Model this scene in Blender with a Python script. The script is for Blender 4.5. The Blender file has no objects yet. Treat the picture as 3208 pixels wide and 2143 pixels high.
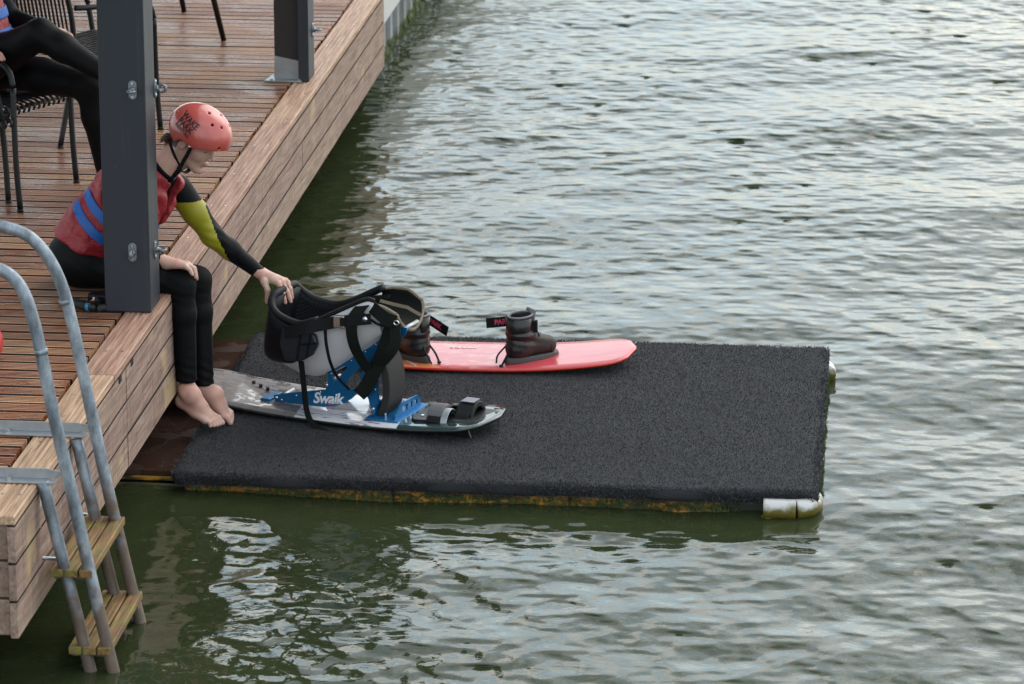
import bpy, math, random
import numpy as np
from mathutils import Matrix, Vector
R_ = random.Random(7); rng = np.random.default_rng(11)
S = bpy.context.scene; COL = S.collection
rad = math.radians
# ------------------------------------------------------------------ camera
HC = 4.2                                    # camera height above the deck
CAM = np.array([2.93646, -14.83025, HC]); FPX = 12000.0; WPX, HPX = 3208.0, 2143.0
PIT, YAW = rad(16.00245), rad(5.6998)
CF = np.array([-math.sin(YAW)*math.cos(PIT), math.cos(YAW)*math.cos(PIT), -math.sin(PIT)])
CR = np.array([math.cos(YAW), math.sin(YAW), 0.0]); CU = np.cross(CR, CF)
cd = bpy.data.cameras.new('camera'); cam = bpy.data.objects.new('camera', cd); COL.objects.link(cam)
cd.sensor_width = 36.0; cd.lens = FPX/WPX*36.0; cd.clip_start = 0.5; cd.clip_end = 6000
mw = Matrix.Identity(4)
for i in range(3):
    mw[i][0], mw[i][1], mw[i][2], mw[i][3] = CR[i], CU[i], -CF[i], CAM[i]
cam.matrix_world = mw; S.camera = cam
cd.dof.use_dof = True; cd.dof.focus_distance = 15.9; cd.dof.aperture_fstop = 6.0
# ------------------------------------------------------------------ sky and sun (soft, high cloud)
SUN_EL, SUN_AZ = rad(42), rad(38)            # azimuth measured from +Y towards +X
w = bpy.data.worlds.new('World'); S.world = w; w.use_nodes = True
nt = w.node_tree; nt.nodes.clear()
def wn(t, **k):
    n = nt.nodes.new(t)
    for a, b in k.items(): setattr(n, a, b)
    return n
sky = wn('ShaderNodeTexSky', sky_type='NISHITA', sun_disc=False, sun_elevation=SUN_EL, sun_rotation=SUN_AZ,
         altitude=50.0, air_density=1.0, dust_density=2.5, ozone_density=1.0)
tc = wn('ShaderNodeTexCoord'); mp = wn('ShaderNodeMapping'); mp.inputs['Scale'].default_value = (1.0, 1.0, 2.6)
no = wn('ShaderNodeTexNoise'); no.inputs['Scale'].default_value = 3.4; no.inputs['Detail'].default_value = 6; no.inputs['Roughness'].default_value = 0.58
cr = wn('ShaderNodeValToRGB'); cr.color_ramp.elements[0].position = 0.40; cr.color_ramp.elements[1].position = 0.62
cr.color_ramp.elements[0].color = (0.40, 0.40, 0.40, 1); cr.color_ramp.elements[1].color = (0.85, 0.85, 0.85, 1)
cl = wn('ShaderNodeMix', data_type='RGBA'); cl.inputs[6].default_value = (12.0, 15.6, 17.6, 1); cl.inputs[7].default_value = (27.0, 25.2, 21.6, 1)
no2 = wn('ShaderNodeTexNoise'); no2.inputs['Scale'].default_value = 9.0; no2.inputs['Detail'].default_value = 4
cr2 = wn('ShaderNodeValToRGB'); cr2.color_ramp.elements[0].position = 0.44; cr2.color_ramp.elements[1].position = 0.60
mx = wn('ShaderNodeMix', data_type='RGBA')
bg = wn('ShaderNodeBackground'); bg.inputs['Strength'].default_value = 0.1; out = wn('ShaderNodeOutputWorld')
L = nt.links.new
L(tc.outputs['Generated'], mp.inputs['Vector']); L(mp.outputs[0], no.inputs['Vector']); L(mp.outputs[0], no2.inputs['Vector'])
L(no.outputs['Fac'], cr.inputs[0]); L(no2.outputs['Fac'], cr2.inputs[0]); L(cr2.outputs[0], cl.inputs[0])
ad = wn('ShaderNodeMix', data_type='RGBA', blend_type='ADD'); ad.inputs[0].default_value = 1.0      # thin cloud also lets the sky behind it through
L(sky.outputs[0], ad.inputs[6]); L(cl.outputs[2], ad.inputs[7])
L(cr.outputs[0], mx.inputs[0]); L(sky.outputs[0], mx.inputs[6]); L(ad.outputs[2], mx.inputs[7])
L(mx.outputs[2], bg.inputs[0]); L(bg.outputs[0], out.inputs[0])
sd = bpy.data.lights.new('sun', 'SUN'); sd.energy = 0.7; sd.angle = rad(50); sd.color = (1.0, 0.95, 0.88)
so = bpy.data.objects.new('sun', sd); COL.objects.link(so)
sdir = Vector((math.sin(SUN_AZ)*math.cos(SUN_EL), math.cos(SUN_AZ)*math.cos(SUN_EL), math.sin(SUN_EL)))
so.rotation_euler = sdir.to_track_quat('Z', 'Y').to_euler(); so.location = (0, 0, 30)
vs = S.view_settings; vs.view_transform = 'Standard'; vs.look = 'None'; vs.gamma = 1.0; vs.exposure = EXPO = 0.10; vs.use_curve_mapping = False
S.render.engine = 'CYCLES'; S.cycles.use_denoising = True; S.cycles.max_bounces = 6; S.cycles.caustics_reflective = False; S.cycles.caustics_refractive = False
S.cycles.sample_clamp_indirect = 6.0
# ------------------------------------------------------------------ helpers
DS = 3208.0/2347.0
def full(x, y, ax, v):
    d = CF + CR*(x-WPX/2)/FPX - CU*(y-HPX/2)/FPX
    return CAM + d*((v-CAM[ax])/d[ax])
def D(x, y, ax, v): return full(x*DS, y*DS, ax, v)          # a point of the place on the plane axis = v
def DP(x, y, o, n):                                          # the same on a slanted plane through o with normal n
    d = CF + CR*(x*DS-WPX/2)/FPX - CU*(y*DS-HPX/2)/FPX
    o = np.array(o, float); n = np.array(n, float)
    return CAM + d*(((o-CAM)@n)/(d@n))
def nrm(v): v = np.array(v, float); return v/np.linalg.norm(v)

class B:
    """collects geometry for one mesh"""
    def __init__(s): s.v = []; s.f = []; s.m = []
    def add(s, v, f, m=0):
        o = len(s.v); s.v += [tuple(map(float, p)) for p in v]; s.f += [tuple(i+o for i in q) for q in f]; s.m += [m]*len(f); return s
    def box(s, c, d, rot=None, m=0):
        x, y, z = [q/2 for q in d]; c = np.array(c, float)
        p = np.array([(a*x, b*y, e*z) for a in (-1, 1) for b in (-1, 1) for e in (-1, 1)])
        if rot is not None: p = p @ np.array(rot).T
        return s.add(p+c, [(0,1,3,2),(4,6,7,5),(0,4,5,1),(2,3,7,6),(0,2,6,4),(1,5,7,3)], m)
    def bx(s, x0, x1, y0, y1, z0, z1, m=0): return s.box(((x0+x1)/2, (y0+y1)/2, (z0+z1)/2), (x1-x0, y1-y0, z1-z0), None, m)
    def loft(s, rings, caps=True, closed=True, m=0):
        n = len(rings[0]); v = [p for r in rings for p in r]; f = []
        for i in range(len(rings)-1):
            for j in range(n if closed else n-1):
                k = (j+1) % n; f.append((i*n+j, i*n+k, (i+1)*n+k, (i+1)*n+j))
        if caps and closed: f.append(tuple(range(n-1, -1, -1))); f.append(tuple((len(rings)-1)*n+j for j in range(n)))
        return s.add(v, f, m)
    def tube(s, pts, r, n=12, closed=False, caps=True, m=0, up=None, flat=1.0):
        pts = [np.array(p, float) for p in pts]; N = len(pts); rings = []; u = None
        for i, p in enumerate(pts):
            a = pts[(i-1) % N] if (closed or i > 0) else p
            b = pts[(i+1) % N] if (closed or i < N-1) else p
            t = nrm(b-a)
            if u is None:
                u = np.array(up, float) if up is not None else (np.array([0,0,1.]) if abs(t[2]) < .9 else np.array([1.,0,0]))
            u = nrm(u - t*(u@t)); v = np.cross(t, u)
            rr = r[i] if hasattr(r, '__len__') else r
            rings.append([p + (u*math.cos(q)*flat + v*math.sin(q))*rr for q in [2*math.pi*j/n for j in range(n)]])
        if closed: rings.append(rings[0]); return s.loft(rings, False, True, m)
        return s.loft(rings, caps, True, m)
    def ribbon(s, pts, width, thick, side, m=0):
        """flat strap along pts; side = direction of its width"""
        pts = [np.array(p, float) for p in pts]; rings = []
        for i, p in enumerate(pts):
            t = nrm(pts[min(i+1, len(pts)-1)]-pts[max(i-1, 0)])
            sd = np.array(side[i] if hasattr(side[0], '__len__') else side, float); sd = nrm(sd - t*(sd@t)); n = np.cross(t, sd)
            w_ = (width[i] if hasattr(width, '__len__') else width)/2; h = thick/2
            rings.append([p+sd*w_+n*h, p-sd*w_+n*h, p-sd*w_-n*h, p+sd*w_-n*h])
        return s.loft(rings, True, True, m)
    def prism(s, poly, fn, a, b, m=0):
        """poly of (p, q) pushed from a to b; fn(p, q, t) -> xyz"""
        return s.loft([[fn(p, q, a) for p, q in poly], [fn(p, q, b) for p, q in poly]], True, True, m)
    def ball(s, c, r, nu=14, nv=8, m=0, rot=None):
        r = np.array(r if hasattr(r, '__len__') else (r, r, r), float); c = np.array(c, float); rings = []
        for i in range(nv+1):
            a = math.pi*(i+.02)/(nv+.04)
            q = np.array([(math.sin(a)*math.cos(t), math.sin(a)*math.sin(t), math.cos(a)) for t in [2*math.pi*j/nu for j in range(nu)]])*r
            if rot is not None: q = q @ np.array(rot).T
            rings.append(list(q+c))
        return s.loft(rings, True, True, m)
    def mesh(s, name):
        me = bpy.data.meshes.new(name); me.from_pydata(s.v, [], s.f); me.polygons.foreach_set('material_index', s.m); me.update()
        return me

def smooth(pts, k=6):
    """Catmull-Rom through pts"""
    P = [np.array(p, float) for p in pts]; P = [2*P[0]-P[1]] + P + [2*P[-1]-P[-2]]; o = []
    for i in range(1, len(P)-2):
        for j in range(k):
            t = j/k; a, b, c, d = P[i-1], P[i], P[i+1], P[i+2]
            o.append(.5*((2*b)+(c-a)*t+(2*a-5*b+4*c-d)*t*t+(3*b-a-3*c+d)*t**3))
    return o+[P[-2]]

def obj(name, g, mats, parent=None, sm=False, bev=0, label=None, fixn=True, bseg=2):
    me = g.mesh(name) if isinstance(g, B) else g
    if fixn and isinstance(g, B):
        import bmesh
        bm = bmesh.new(); bm.from_mesh(me); bmesh.ops.recalc_face_normals(bm, faces=bm.faces); bm.to_mesh(me); bm.free()
    for q in (mats if isinstance(mats, (list, tuple)) else [mats]):
        if q.name not in me.materials: me.materials.append(q)
    if sm: me.polygons.foreach_set('use_smooth', [True]*len(me.polygons))
    o = bpy.data.objects.new(name, me); COL.objects.link(o)
    if parent is not None:
        o.parent = parent
        if parent.type == 'EMPTY': o.matrix_parent_inverse = Matrix.Translation(-parent.location)
    if bev:
        b = o.modifiers.new('bevel', 'BEVEL'); b.width = bev; b.segments = bseg; b.limit_method = 'ANGLE'; b.angle_limit = rad(35)
        if not sm: me.polygons.foreach_set('use_smooth', [True]*len(me.polygons))
        b.harden_normals = True
    if label: o['label'] = label
    return o
def thing(name, label, cat, loc=(0, 0, 0), group=None):
    o = bpy.data.objects.new(name, None); COL.objects.link(o); o.location = Vector([float(q) for q in loc]); o.empty_display_size = .1
    o['label'] = label; o['category'] = cat
    if group: o['group'] = group
    return o
def tag(o, label, cat, group=None):
    o['label'] = label; o['category'] = cat
    if group: o['group'] = group
    return o
def kind(o, k): o['kind'] = k; return o
def copy_tree(o, parent=None):
    c = o.copy(); COL.objects.link(c)
    if parent is not None: c.parent = parent
    for ch in list(o.children): copy_tree(ch, c)
    return c
def curve_shape(outline, holes, thick, bevel=0.0):
    """flat plate with holes, as a mesh in the xy plane, centred in z"""
    cu = bpy.data.curves.new('plate', 'CURVE'); cu.dimensions = '2D'; cu.fill_mode = 'BOTH'; cu.extrude = thick/2-bevel; cu.bevel_depth = bevel; cu.bevel_resolution = 1
    for lp in [outline]+holes:
        sp = cu.splines.new('POLY'); sp.points.add(len(lp)-1); sp.use_cyclic_u = True
        for i, (x, y) in enumerate(lp): sp.points[i].co = (x, y, 0, 1)
    o = bpy.data.objects.new('plate', cu); COL.objects.link(o)
    dg = bpy.context.evaluated_depsgraph_get(); me = bpy.data.meshes.new_from_object(o.evaluated_get(dg))
    bpy.data.objects.remove(o); bpy.data.curves.remove(cu); return me
def text_mesh(txt, size, thick, shear=0.0, offset=0.0, spacing=1.0, sub=0, line=1.0):
    cu = bpy.data.curves.new('lettering', 'FONT'); cu.body = txt; cu.size = size; cu.extrude = thick/2; cu.shear = shear; cu.offset = offset
    cu.align_x = 'CENTER'; cu.align_y = 'CENTER'; cu.space_character = spacing; cu.space_line = line; cu.resolution_u = 3
    o = bpy.data.objects.new('lettering', cu); COL.objects.link(o)
    if sub:
        m = o.modifiers.new('r', 'REMESH'); m.mode = 'VOXEL'; m.voxel_size = sub
    dg = bpy.context.evaluated_depsgraph_get(); me = bpy.data.meshes.new_from_object(o.evaluated_get(dg))
    bpy.data.objects.remove(o); bpy.data.curves.remove(cu); return me
def map_mesh(me, fn):
    co = np.zeros(len(me.vertices)*3); me.vertices.foreach_get('co', co); co = fn(co.reshape(-1, 3)); me.vertices.foreach_set('co', np.asarray(co, float).ravel()); me.update(); return me
def frame_map(o, ex, ey, ez): 
    o, ex, ey, ez = [np.array(q, float) for q in (o, ex, ey, ez)]
    return lambda c: o + c[:, :1]*ex + c[:, 1:2]*ey + c[:, 2:3]*ez

# ------------------------------------------------------------------ materials
class NT:
    def __init__(s, name):
        s.mat = bpy.data.materials.new(name); s.mat.use_nodes = True; s.t = s.mat.node_tree; s.b = s.t.nodes['Principled BSDF']
    def n(s, t, ins=None, **k):
        q = s.t.nodes.new('ShaderNode'+t)
        for a, b in k.items(): setattr(q, a, b)
        for a, b in (ins or {}).items():
            if isinstance(b, bpy.types.NodeSocket): s.t.links.new(b, q.inputs[a])
            else: q.inputs[a].default_value = b
        return q
    def set(s, **k):
        for a, b in k.items():
            a = {'col': 'Base Color', 'rough': 'Roughness', 'metal': 'Metallic', 'spec': 'Specular IOR Level', 'normal': 'Normal', 'ior': 'IOR', 'coat': 'Coat Weight', 'coatr': 'Coat Roughness', 'sheen': 'Sheen Weight', 'trans': 'Transmission Weight', 'sss': 'Subsurface Weight'}[a]
            if isinstance(b, bpy.types.NodeSocket): s.t.links.new(b, s.b.inputs[a])
            else: s.b.inputs[a].default_value = (tuple(b)+(1,) if a == 'Base Color' and len(b) == 3 else b)
    def pos(s): return s.n('NewGeometry').outputs['Position']
    def oc(s): return s.n('TexCoord').outputs['Object']
    def mapv(s, v, scale=(1,1,1), loc=(0,0,0)): return s.n('Mapping', {'Vector': v, 'Scale': scale, 'Location': loc}).outputs[0]
    def noise(s, v, scale=5, det=3, rough=.55, dist=0): return s.n('TexNoise', {'Vector': v, 'Scale': scale, 'Detail': det, 'Roughness': rough, 'Distortion': dist}).outputs['Fac']
    def ramp(s, f, stops):
        q = s.n('ValToRGB', {0: f}); e = q.color_ramp.elements
        while len(e) < len(stops): e.new(.5)
        for i, (p, c) in enumerate(stops):
            e[i].position = p; e[i].color = tuple(c)+(1,) if hasattr(c, '__len__') else (c, c, c, 1)
        return q.outputs[0]
    def mix(s, f, a, b, bt='MIX'):
        q = s.n('Mix', data_type='RGBA', blend_type=bt)
        for i, x in ((0, f), (6, a), (7, b)):
            if isinstance(x, bpy.types.NodeSocket): s.t.links.new(x, q.inputs[i])
            else: q.inputs[i].default_value = (tuple(x)+(1,) if hasattr(x, '__len__') and len(x) == 3 else x)
        return q.outputs[2]
    def math(s, op, a, b=0.0, c=None):
        q = s.n('Math', operation=op)
        for i, x in enumerate([a, b] + ([c] if c is not None else [])):
            if isinstance(x, bpy.types.NodeSocket): s.t.links.new(x, q.inputs[i])
            else: q.inputs[i].default_value = x
        return q.outputs[0]
    def bump(s, h, st=.3, dist=.01): return s.n('Bump', {'Height': h, 'Strength': st, 'Distance': dist}).outputs[0]
    def rnd(s): return s.n('ObjectInfo').outputs['Random']

def plain(name, col, rough=.5, metal=0.0, var=.12, scale=14, bump=0.0, bscale=120, **k):
    m = NT(name); p = m.oc(); n = m.noise(p, scale, 4)
    lo = tuple(c*(1-var) for c in col); hi = tuple(min(1, c*(1+var)) for c in col)
    m.set(col=m.mix(n, lo, hi), rough=m.math('ADD', rough-.08, m.math('MULTIPLY', n, .16)), metal=metal, **k)
    if bump: m.set(normal=m.bump(m.noise(p, bscale, 3), bump, .004))
    return m.mat

def wood(name, tones, axis, wet=0.0, rough=.62, rvar=.3, streak=None, patch=None, bscale=1.0):
    """planed timber: grain drawn out along the board, tone differing from board to board"""
    m = NT(name); p = m.pos(); r = m.rnd()
    off = m.n('CombineXYZ', {0: m.math('MULTIPLY', r, 37.0), 1: m.math('MULTIPLY', r, 91.0), 2: m.math('MULTIPLY', r, 53.0)}).outputs[0]
    q = m.n('VectorMath', {0: p, 1: off}, operation='ADD').outputs[0]
    sc = [26.0*bscale, 26.0*bscale, 26.0*bscale]; sc[axis] = 1.3
    g = m.noise(m.mapv(q, sc), 3.0, 5, .6, .4)
    big = m.noise(m.mapv(q, [3.0 if i != axis else .8 for i in range(3)]), 1.6, 3)
    col = m.ramp(g, [(.28, tones[0]), (.5, tones[1]), (.72, tones[2])])
    col = m.mix(m.math('MULTIPLY', big, .75), col, m.mix(.5, col, tones[3]))
    hsv = m.n('HueSaturation', {'Hue': m.math('ADD', .5, m.math('MULTIPLY', m.math('SUBTRACT', r, .5), .02)), 'Saturation': 1.0, 'Value': m.math('ADD', 1-rvar/2, m.math('MULTIPLY', r, rvar)), 'Fac': 1.0, 'Color': col}).outputs[0]
    kn = m.noise(m.mapv(q, [9.0 if i != axis else 3.5 for i in range(3)]), 2.4, 2)
    hsv = m.mix(m.ramp(kn, [(.70, 0.0), (.76, .55)]), hsv, tuple(c*.35 for c in tones[0]))
    if streak:      # upright saw marks and run-off stains
        st = m.noise(m.mapv(p, streak[0]), 1.0, 4, .65); hsv = m.mix(m.ramp(st, [(.45, 0.0), (.7, streak[2])]), hsv, streak[1])
    if patch:
        pn = m.noise(m.mapv(p, patch[0]), 1.0, 3, .5); hsv = m.mix(m.ramp(pn, [(patch[3], 0.0), (patch[3]+.07, patch[2])]), hsv, patch[1])
    rg = m.math('ADD', rough-.1, m.math('MULTIPLY', g, .2))
    if wet:
        wn_ = m.noise(m.mapv(p, (1.5, 3.2, 1.0)), 1.15, 4, .62, .6); wf = m.ramp(wn_, [(wet, 0.0), (wet+.10, 1.0)])
        hsv = m.mix(wf, hsv, m.mix(1.0, hsv, (.74, .48, .27), 'MULTIPLY')); rg = m.mix(wf, rg, (.2, .2, .2))
    m.set(col=hsv, rough=rg, normal=m.bump(g, .6, .006)); return m.mat

MT = {}
MT['deck'] = wood('deck_timber', [(.115, .046, .023), (.43, .205, .112), (.64, .375, .24), (.47, .26, .16)], 0, wet=.475, rough=.5, rvar=.40)
MT['rim'] = wood('rim_timber', [(.14, .072, .042), (.38, .222, .145), (.60, .41, .29), (.45, .295, .21)], 1, wet=.64, rough=.6, rvar=.2)
MT['fascia'] = wood('fascia_timber', [(.10, .058, .042), (.28, .185, .145), (.43, .32, .262), (.32, .225, .18)], 1, rough=.75, rvar=.16, bscale=.8,
                    streak=((1, 42, 2.0), (.13, .075, .05), .6), patch=((1, 2.2, 3.0), (.50, .36, .18), .55, .61))
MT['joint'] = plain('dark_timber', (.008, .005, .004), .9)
pm = NT('anthracite_powder_coat'); p_ = pm.pos(); st_ = pm.noise(pm.mapv(p_, (38, 38, 1.2)), 1.0, 4, .6); sp_ = pm.noise(p_, 60, 3, .6)
scf = pm.math('MAXIMUM', pm.ramp(st_, [(.55, 0.0), (.78, .30)]), pm.ramp(sp_, [(.71, 0.0), (.74, .5)]))
pm.set(col=pm.mix(scf, pm.mix(pm.noise(p_, 3, 4), (.014, .0185, .027), (.0195, .025, .036)), (.075, .08, .085)), rough=pm.math('ADD', .40, pm.math('MULTIPLY', st_, .2)), normal=pm.bump(pm.noise(p_, 700, 2), .12, .003))
MT['post'] = pm.mat
MT['post_in'] = plain('brown_black_core', (.021, .017, .016), .55)
MT['zinc'] = plain('dull_zinc', (.36, .38, .40), .45, .75, .22, 30)
MT['cast'] = plain('grey_cast_fitting', (.20, .22, .245), .42, .5, .15, 60)
MT['steel'] = plain('bright_steel', (.62, .63, .64), .22, 1.0, .1, 60)
MT['black_metal'] = plain('black_powder_coat', (.006, .0065, .008), .42, var=.2, spec=.35)
MT['black_fab'] = plain('black_webbing', (.005, .0055, .007), .7, var=.2, scale=60, bump=.3, bscale=500, spec=.2)
MT['olive_fab'] = plain('dark_olive_webbing', (.006, .009, .007), .65, var=.25, scale=60, bump=.3, bscale=500, spec=.2)
MT['neoprene'] = plain('black_neoprene', (.005, .0055, .007), .6, var=.25, scale=18, bump=.12, bscale=60, spec=.3)
MT['white_plastic'] = plain('white_plastic', (.62, .61, .62), .33, var=.04, scale=10)
MT['red_shell'] = None
# ------------------------------------------------------------------ soft bodies: distance fields turned into one continuous surface
def c_cone(P, a, b, ra, rb):
    a = np.asarray(a, float); b = np.asarray(b, float); ab = b-a; t = np.clip((P-a)@ab/(ab@ab), 0, 1)
    return np.linalg.norm(P-a-t[:, None]*ab, axis=1)-(ra+(rb-ra)*t)
def c_ell(P, c, r, Rm=None):
    r = np.asarray(r, float); q = P-np.asarray(c, float)
    if Rm is not None: q = q @ Rm                     # columns of Rm are the local axes
    k0 = np.linalg.norm(q/r, axis=1); k1 = np.linalg.norm(q/(r*r), axis=1); return k0*(k0-1)/np.maximum(k1, 1e-9)
def c_box(P, c, h, Rm=None, rd=0.0):
    q = P-np.asarray(c, float)
    if Rm is not None: q = q @ Rm
    q = np.abs(q)-(np.asarray(h, float)-rd); return np.linalg.norm(np.maximum(q, 0), axis=1)+np.minimum(q.max(1), 0)-rd
def smin(a, b, k): h = np.clip(.5+.5*(b-a)/k, 0, 1); return b*(1-h)+a*h-k*h*(1-h)
def smax(a, b, k): return -smin(-a, -b, k)
def chain(P, pts, rs, k=.02):
    d = None
    for i in range(len(pts)-1):
        e = c_cone(P, pts[i], pts[i+1], rs[i], rs[i+1]); d = e if d is None else smin(d, e, k)
    return d
def nets(F, lo, hi, h):
    lo = np.asarray(lo, float); n = np.ceil((np.asarray(hi, float)-lo)/h).astype(int)+1
    ax = [lo[i]+h*np.arange(n[i]) for i in range(3)]
    K = 5; nc = (n-1)//K+2                          # coarse pass first, fine samples only near the surface
    C = np.stack(np.meshgrid(*[lo[i]+h*K*np.arange(nc[i]) for i in range(3)], indexing='ij'), -1).reshape(-1, 3)
    cv = F(C).reshape(nc); nearb = np.abs(cv) < h*K*1.75
    I0 = np.minimum(np.rint(np.arange(n[0])/K).astype(int), nc[0]-1); I1 = np.minimum(np.rint(np.arange(n[1])/K).astype(int), nc[1]-1); I2 = np.minimum(np.rint(np.arange(n[2])/K).astype(int), nc[2]-1)
    val = cv[np.ix_(I0, I1, I2)].astype(np.float32); need = np.argwhere(nearb[np.ix_(I0, I1, I2)])
    for i in range(0, len(need), 300000):
        q = need[i:i+300000]; val[tuple(q.T)] = F(lo+h*q)
    ins = val < 0; c = np.zeros(n-1, int)
    for a in (0, 1):
        for b in (0, 1):
            for e in (0, 1): c += ins[a:n[0]-1+a, b:n[1]-1+b, e:n[2]-1+e]
    act = (c > 0) & (c < 8); idx = np.full(n-1, -1); I = np.argwhere(act); idx[act] = np.arange(len(I))
    acc = np.zeros((len(I), 3)); cnt = np.zeros(len(I))
    for ax_ in range(3):
        o1, o2 = [q for q in range(3) if q != ax_]
        for p in (0, 1):
            for q in (0, 1):
                A = I.copy(); A[:, o1] += p; A[:, o2] += q; C = A.copy(); C[:, ax_] += 1
                va = val[tuple(A.T)]; vb = val[tuple(C.T)]; m = (va < 0) != (vb < 0); t = va[m]/(va[m]-vb[m])
                pt = A[m].astype(float); pt[:, ax_] += t; acc[m] += pt; cnt[m] += 1
    V = lo+h*(acc/cnt[:, None]); Q = []
    for ax_ in range(3):
        o1, o2 = (ax_+1) % 3, (ax_+2) % 3
        s0 = [slice(1, n[i]-1) for i in range(3)]; s0[ax_] = slice(0, n[ax_]-1); s1 = list(s0); s1[ax_] = slice(1, n[ax_])
        a, b = ins[tuple(s0)], ins[tuple(s1)]; E = np.argwhere(a != b)
        if not len(E): continue
        fl = a[tuple(E.T)]; G = E.copy(); G[:, o1] += 1; G[:, o2] += 1
        def cell(d1, d2): H = G.copy(); H[:, o1] += d1; H[:, o2] += d2; return idx[tuple(H.T)]
        q = np.stack([cell(-1, -1), cell(0, -1), cell(0, 0), cell(-1, 0)], 1); q[~fl] = q[~fl][:, ::-1]; Q.append(q)
    return V, np.concatenate(Q)
def relax(V, Q, it=2, lam=.5):
    """light Laplacian smoothing"""
    e = np.concatenate([Q[:, [0, 1]], Q[:, [1, 2]], Q[:, [2, 3]], Q[:, [3, 0]]]); e = np.concatenate([e, e[:, ::-1]])
    dg = np.bincount(e[:, 0], minlength=len(V))[:, None]
    for _ in range(it):
        s = np.stack([np.bincount(e[:, 0], V[e[:, 1], k], minlength=len(V)) for k in range(3)], 1); V = V+lam*(s/np.maximum(dg, 1)-V)
    return V
def soft(name, F, lo, hi, h, mats, parent, it=2, slot=None, label=None):
    V, Q = nets(F, lo, hi, h); V = relax(V, Q, it)
    me = fast_mesh(name, V, Q)
    o = obj(name, me, mats, parent, label=label)
    if slot is not None: me.polygons.foreach_set('material_index', slot(V[Q].mean(1)).astype(np.int32))
    return o
# ------------------------------------------------------------------ water
WZ = -0.712
def water():
    x = np.concatenate([-np.geomspace(.05, 900, 26)[::-1]-.6, np.arange(-.6, 5.1, .0125), 5.1+np.geomspace(.05, 900, 26)])
    y = np.concatenate([-np.geomspace(.05, 900, 26)[::-1]-3.2, np.arange(-3.2, 12.6, .0105), 12.6+np.geomspace(.05, 1500, 30)])
    X, Y = np.meshgrid(x, y, indexing='ij'); Z = np.zeros_like(X); DX = np.zeros_like(X); DY = np.zeros_like(X)
    r = np.random.default_rng(5)
    for lam0, n, slope, spread, az0, Q, K in ((1.6, 8, .026, .5, 100, .5, 0.0), (.52, 14, .034, .8, 118, .6, 1.8), (.18, 34, .060, 1.0, 102, .8, 4.7), (.088, 38, .048, 1.2, 96, .8, 4.7)):
        for i in range(n):
            lam = lam0*r.uniform(.62, 1.5); az = rad(az0)+r.normal()*spread; k = 2*math.pi/lam; a = slope/k/math.sqrt(n/2)*r.uniform(.5, 1.5)
            ph = k*(X*math.cos(az)+Y*math.sin(az))+r.uniform(0, 7); c_ = a*np.cos(ph); Z += c_; DX -= Q*a*math.cos(az)*np.sin(ph); DY -= Q*a*math.sin(az)*np.sin(ph)+K*c_
    # gusts: ripples come and go over the surface
    G = np.zeros_like(X)
    for i in range(10): az = r.uniform(0, 6.28); k = 2*math.pi/r.uniform(1.2, 5); G += np.cos(k*(X*math.cos(az)+Y*math.sin(az)*.6)+r.uniform(0, 7))
    g = np.clip(.97+.16*G/2.2, .72, 1.10)
    # lee of the dock and of the float: flatter water
    lee = np.clip(np.minimum((X-0.0)/.5, 1), .92, 1); fr = np.clip(1-np.exp(-((np.clip(X, .1, 2.7)-X)**2+(np.clip(Y, -.2, 1.9)-Y)**2)/.04), .9, 1)
    far = np.exp(-(np.clip(np.abs(X-2.2)-4.2, 0, None)**2+np.clip(np.abs(Y-4.2)-9.2, 0, None)**2)/6.0)
    A = g*lee*fr*far
    V = np.stack([X+DX*A*far, Y+DY*A*far, WZ+Z*A], -1).reshape(-1, 3)
    nx, ny = X.shape; I = np.arange(nx*ny).reshape(nx, ny)
    Fq = np.stack([I[:-1, :-1], I[1:, :-1], I[1:, 1:], I[:-1, 1:]], -1).reshape(-1, 4)
    me = fast_mesh('water', V, Fq)
    m = NT('lake_water'); p = m.pos()
    n1 = m.noise(m.mapv(p, (1.0, 1.35, 1.0)), 11.0, 3, .55, .5); n2 = m.noise(m.mapv(p, (1.0, 1.4, 1.0)), 34.0, 2, .5, .3)
    h = m.math('ADD', m.math('MULTIPLY', n1, .5), m.math('MULTIPLY', n2, .22))
    cb = m.mix(m.noise(p, .8, 3), (.020, .027, .011), (.038, .047, .020))
    m.set(col=cb, rough=.03, ior=1.333, normal=m.bump(h, .12, .02))
    o = obj('water', me, m.mat); kind(o, 'structure'); return o
def fast_mesh(name, V, Q, sm=True):
    V = np.asarray(V, np.float32); Q = np.asarray(Q, np.int32); k = Q.shape[1]
    me = bpy.data.meshes.new(name); me.vertices.add(len(V)); me.vertices.foreach_set('co', V.ravel())
    me.loops.add(Q.size); me.loops.foreach_set('vertex_index', Q.ravel())
    me.polygons.add(len(Q)); me.polygons.foreach_set('loop_start', np.arange(0, Q.size, k, dtype=np.int32)); me.polygons.foreach_set('loop_total', np.full(len(Q), k, np.int32))
    me.update(calc_edges=True); me.validate()
    if sm: me.polygons.foreach_set('use_smooth', np.ones(len(Q), bool))
    return me
water()
lb = B().add([(-900, -900, -4), (900, -900, -4), (900, 1500, -4), (-900, 1500, -4)], [(0, 1, 2, 3)])
kind(obj('lake_bed', lb, plain('silt', (.05, .045, .03), .9)), 'structure')

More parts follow.
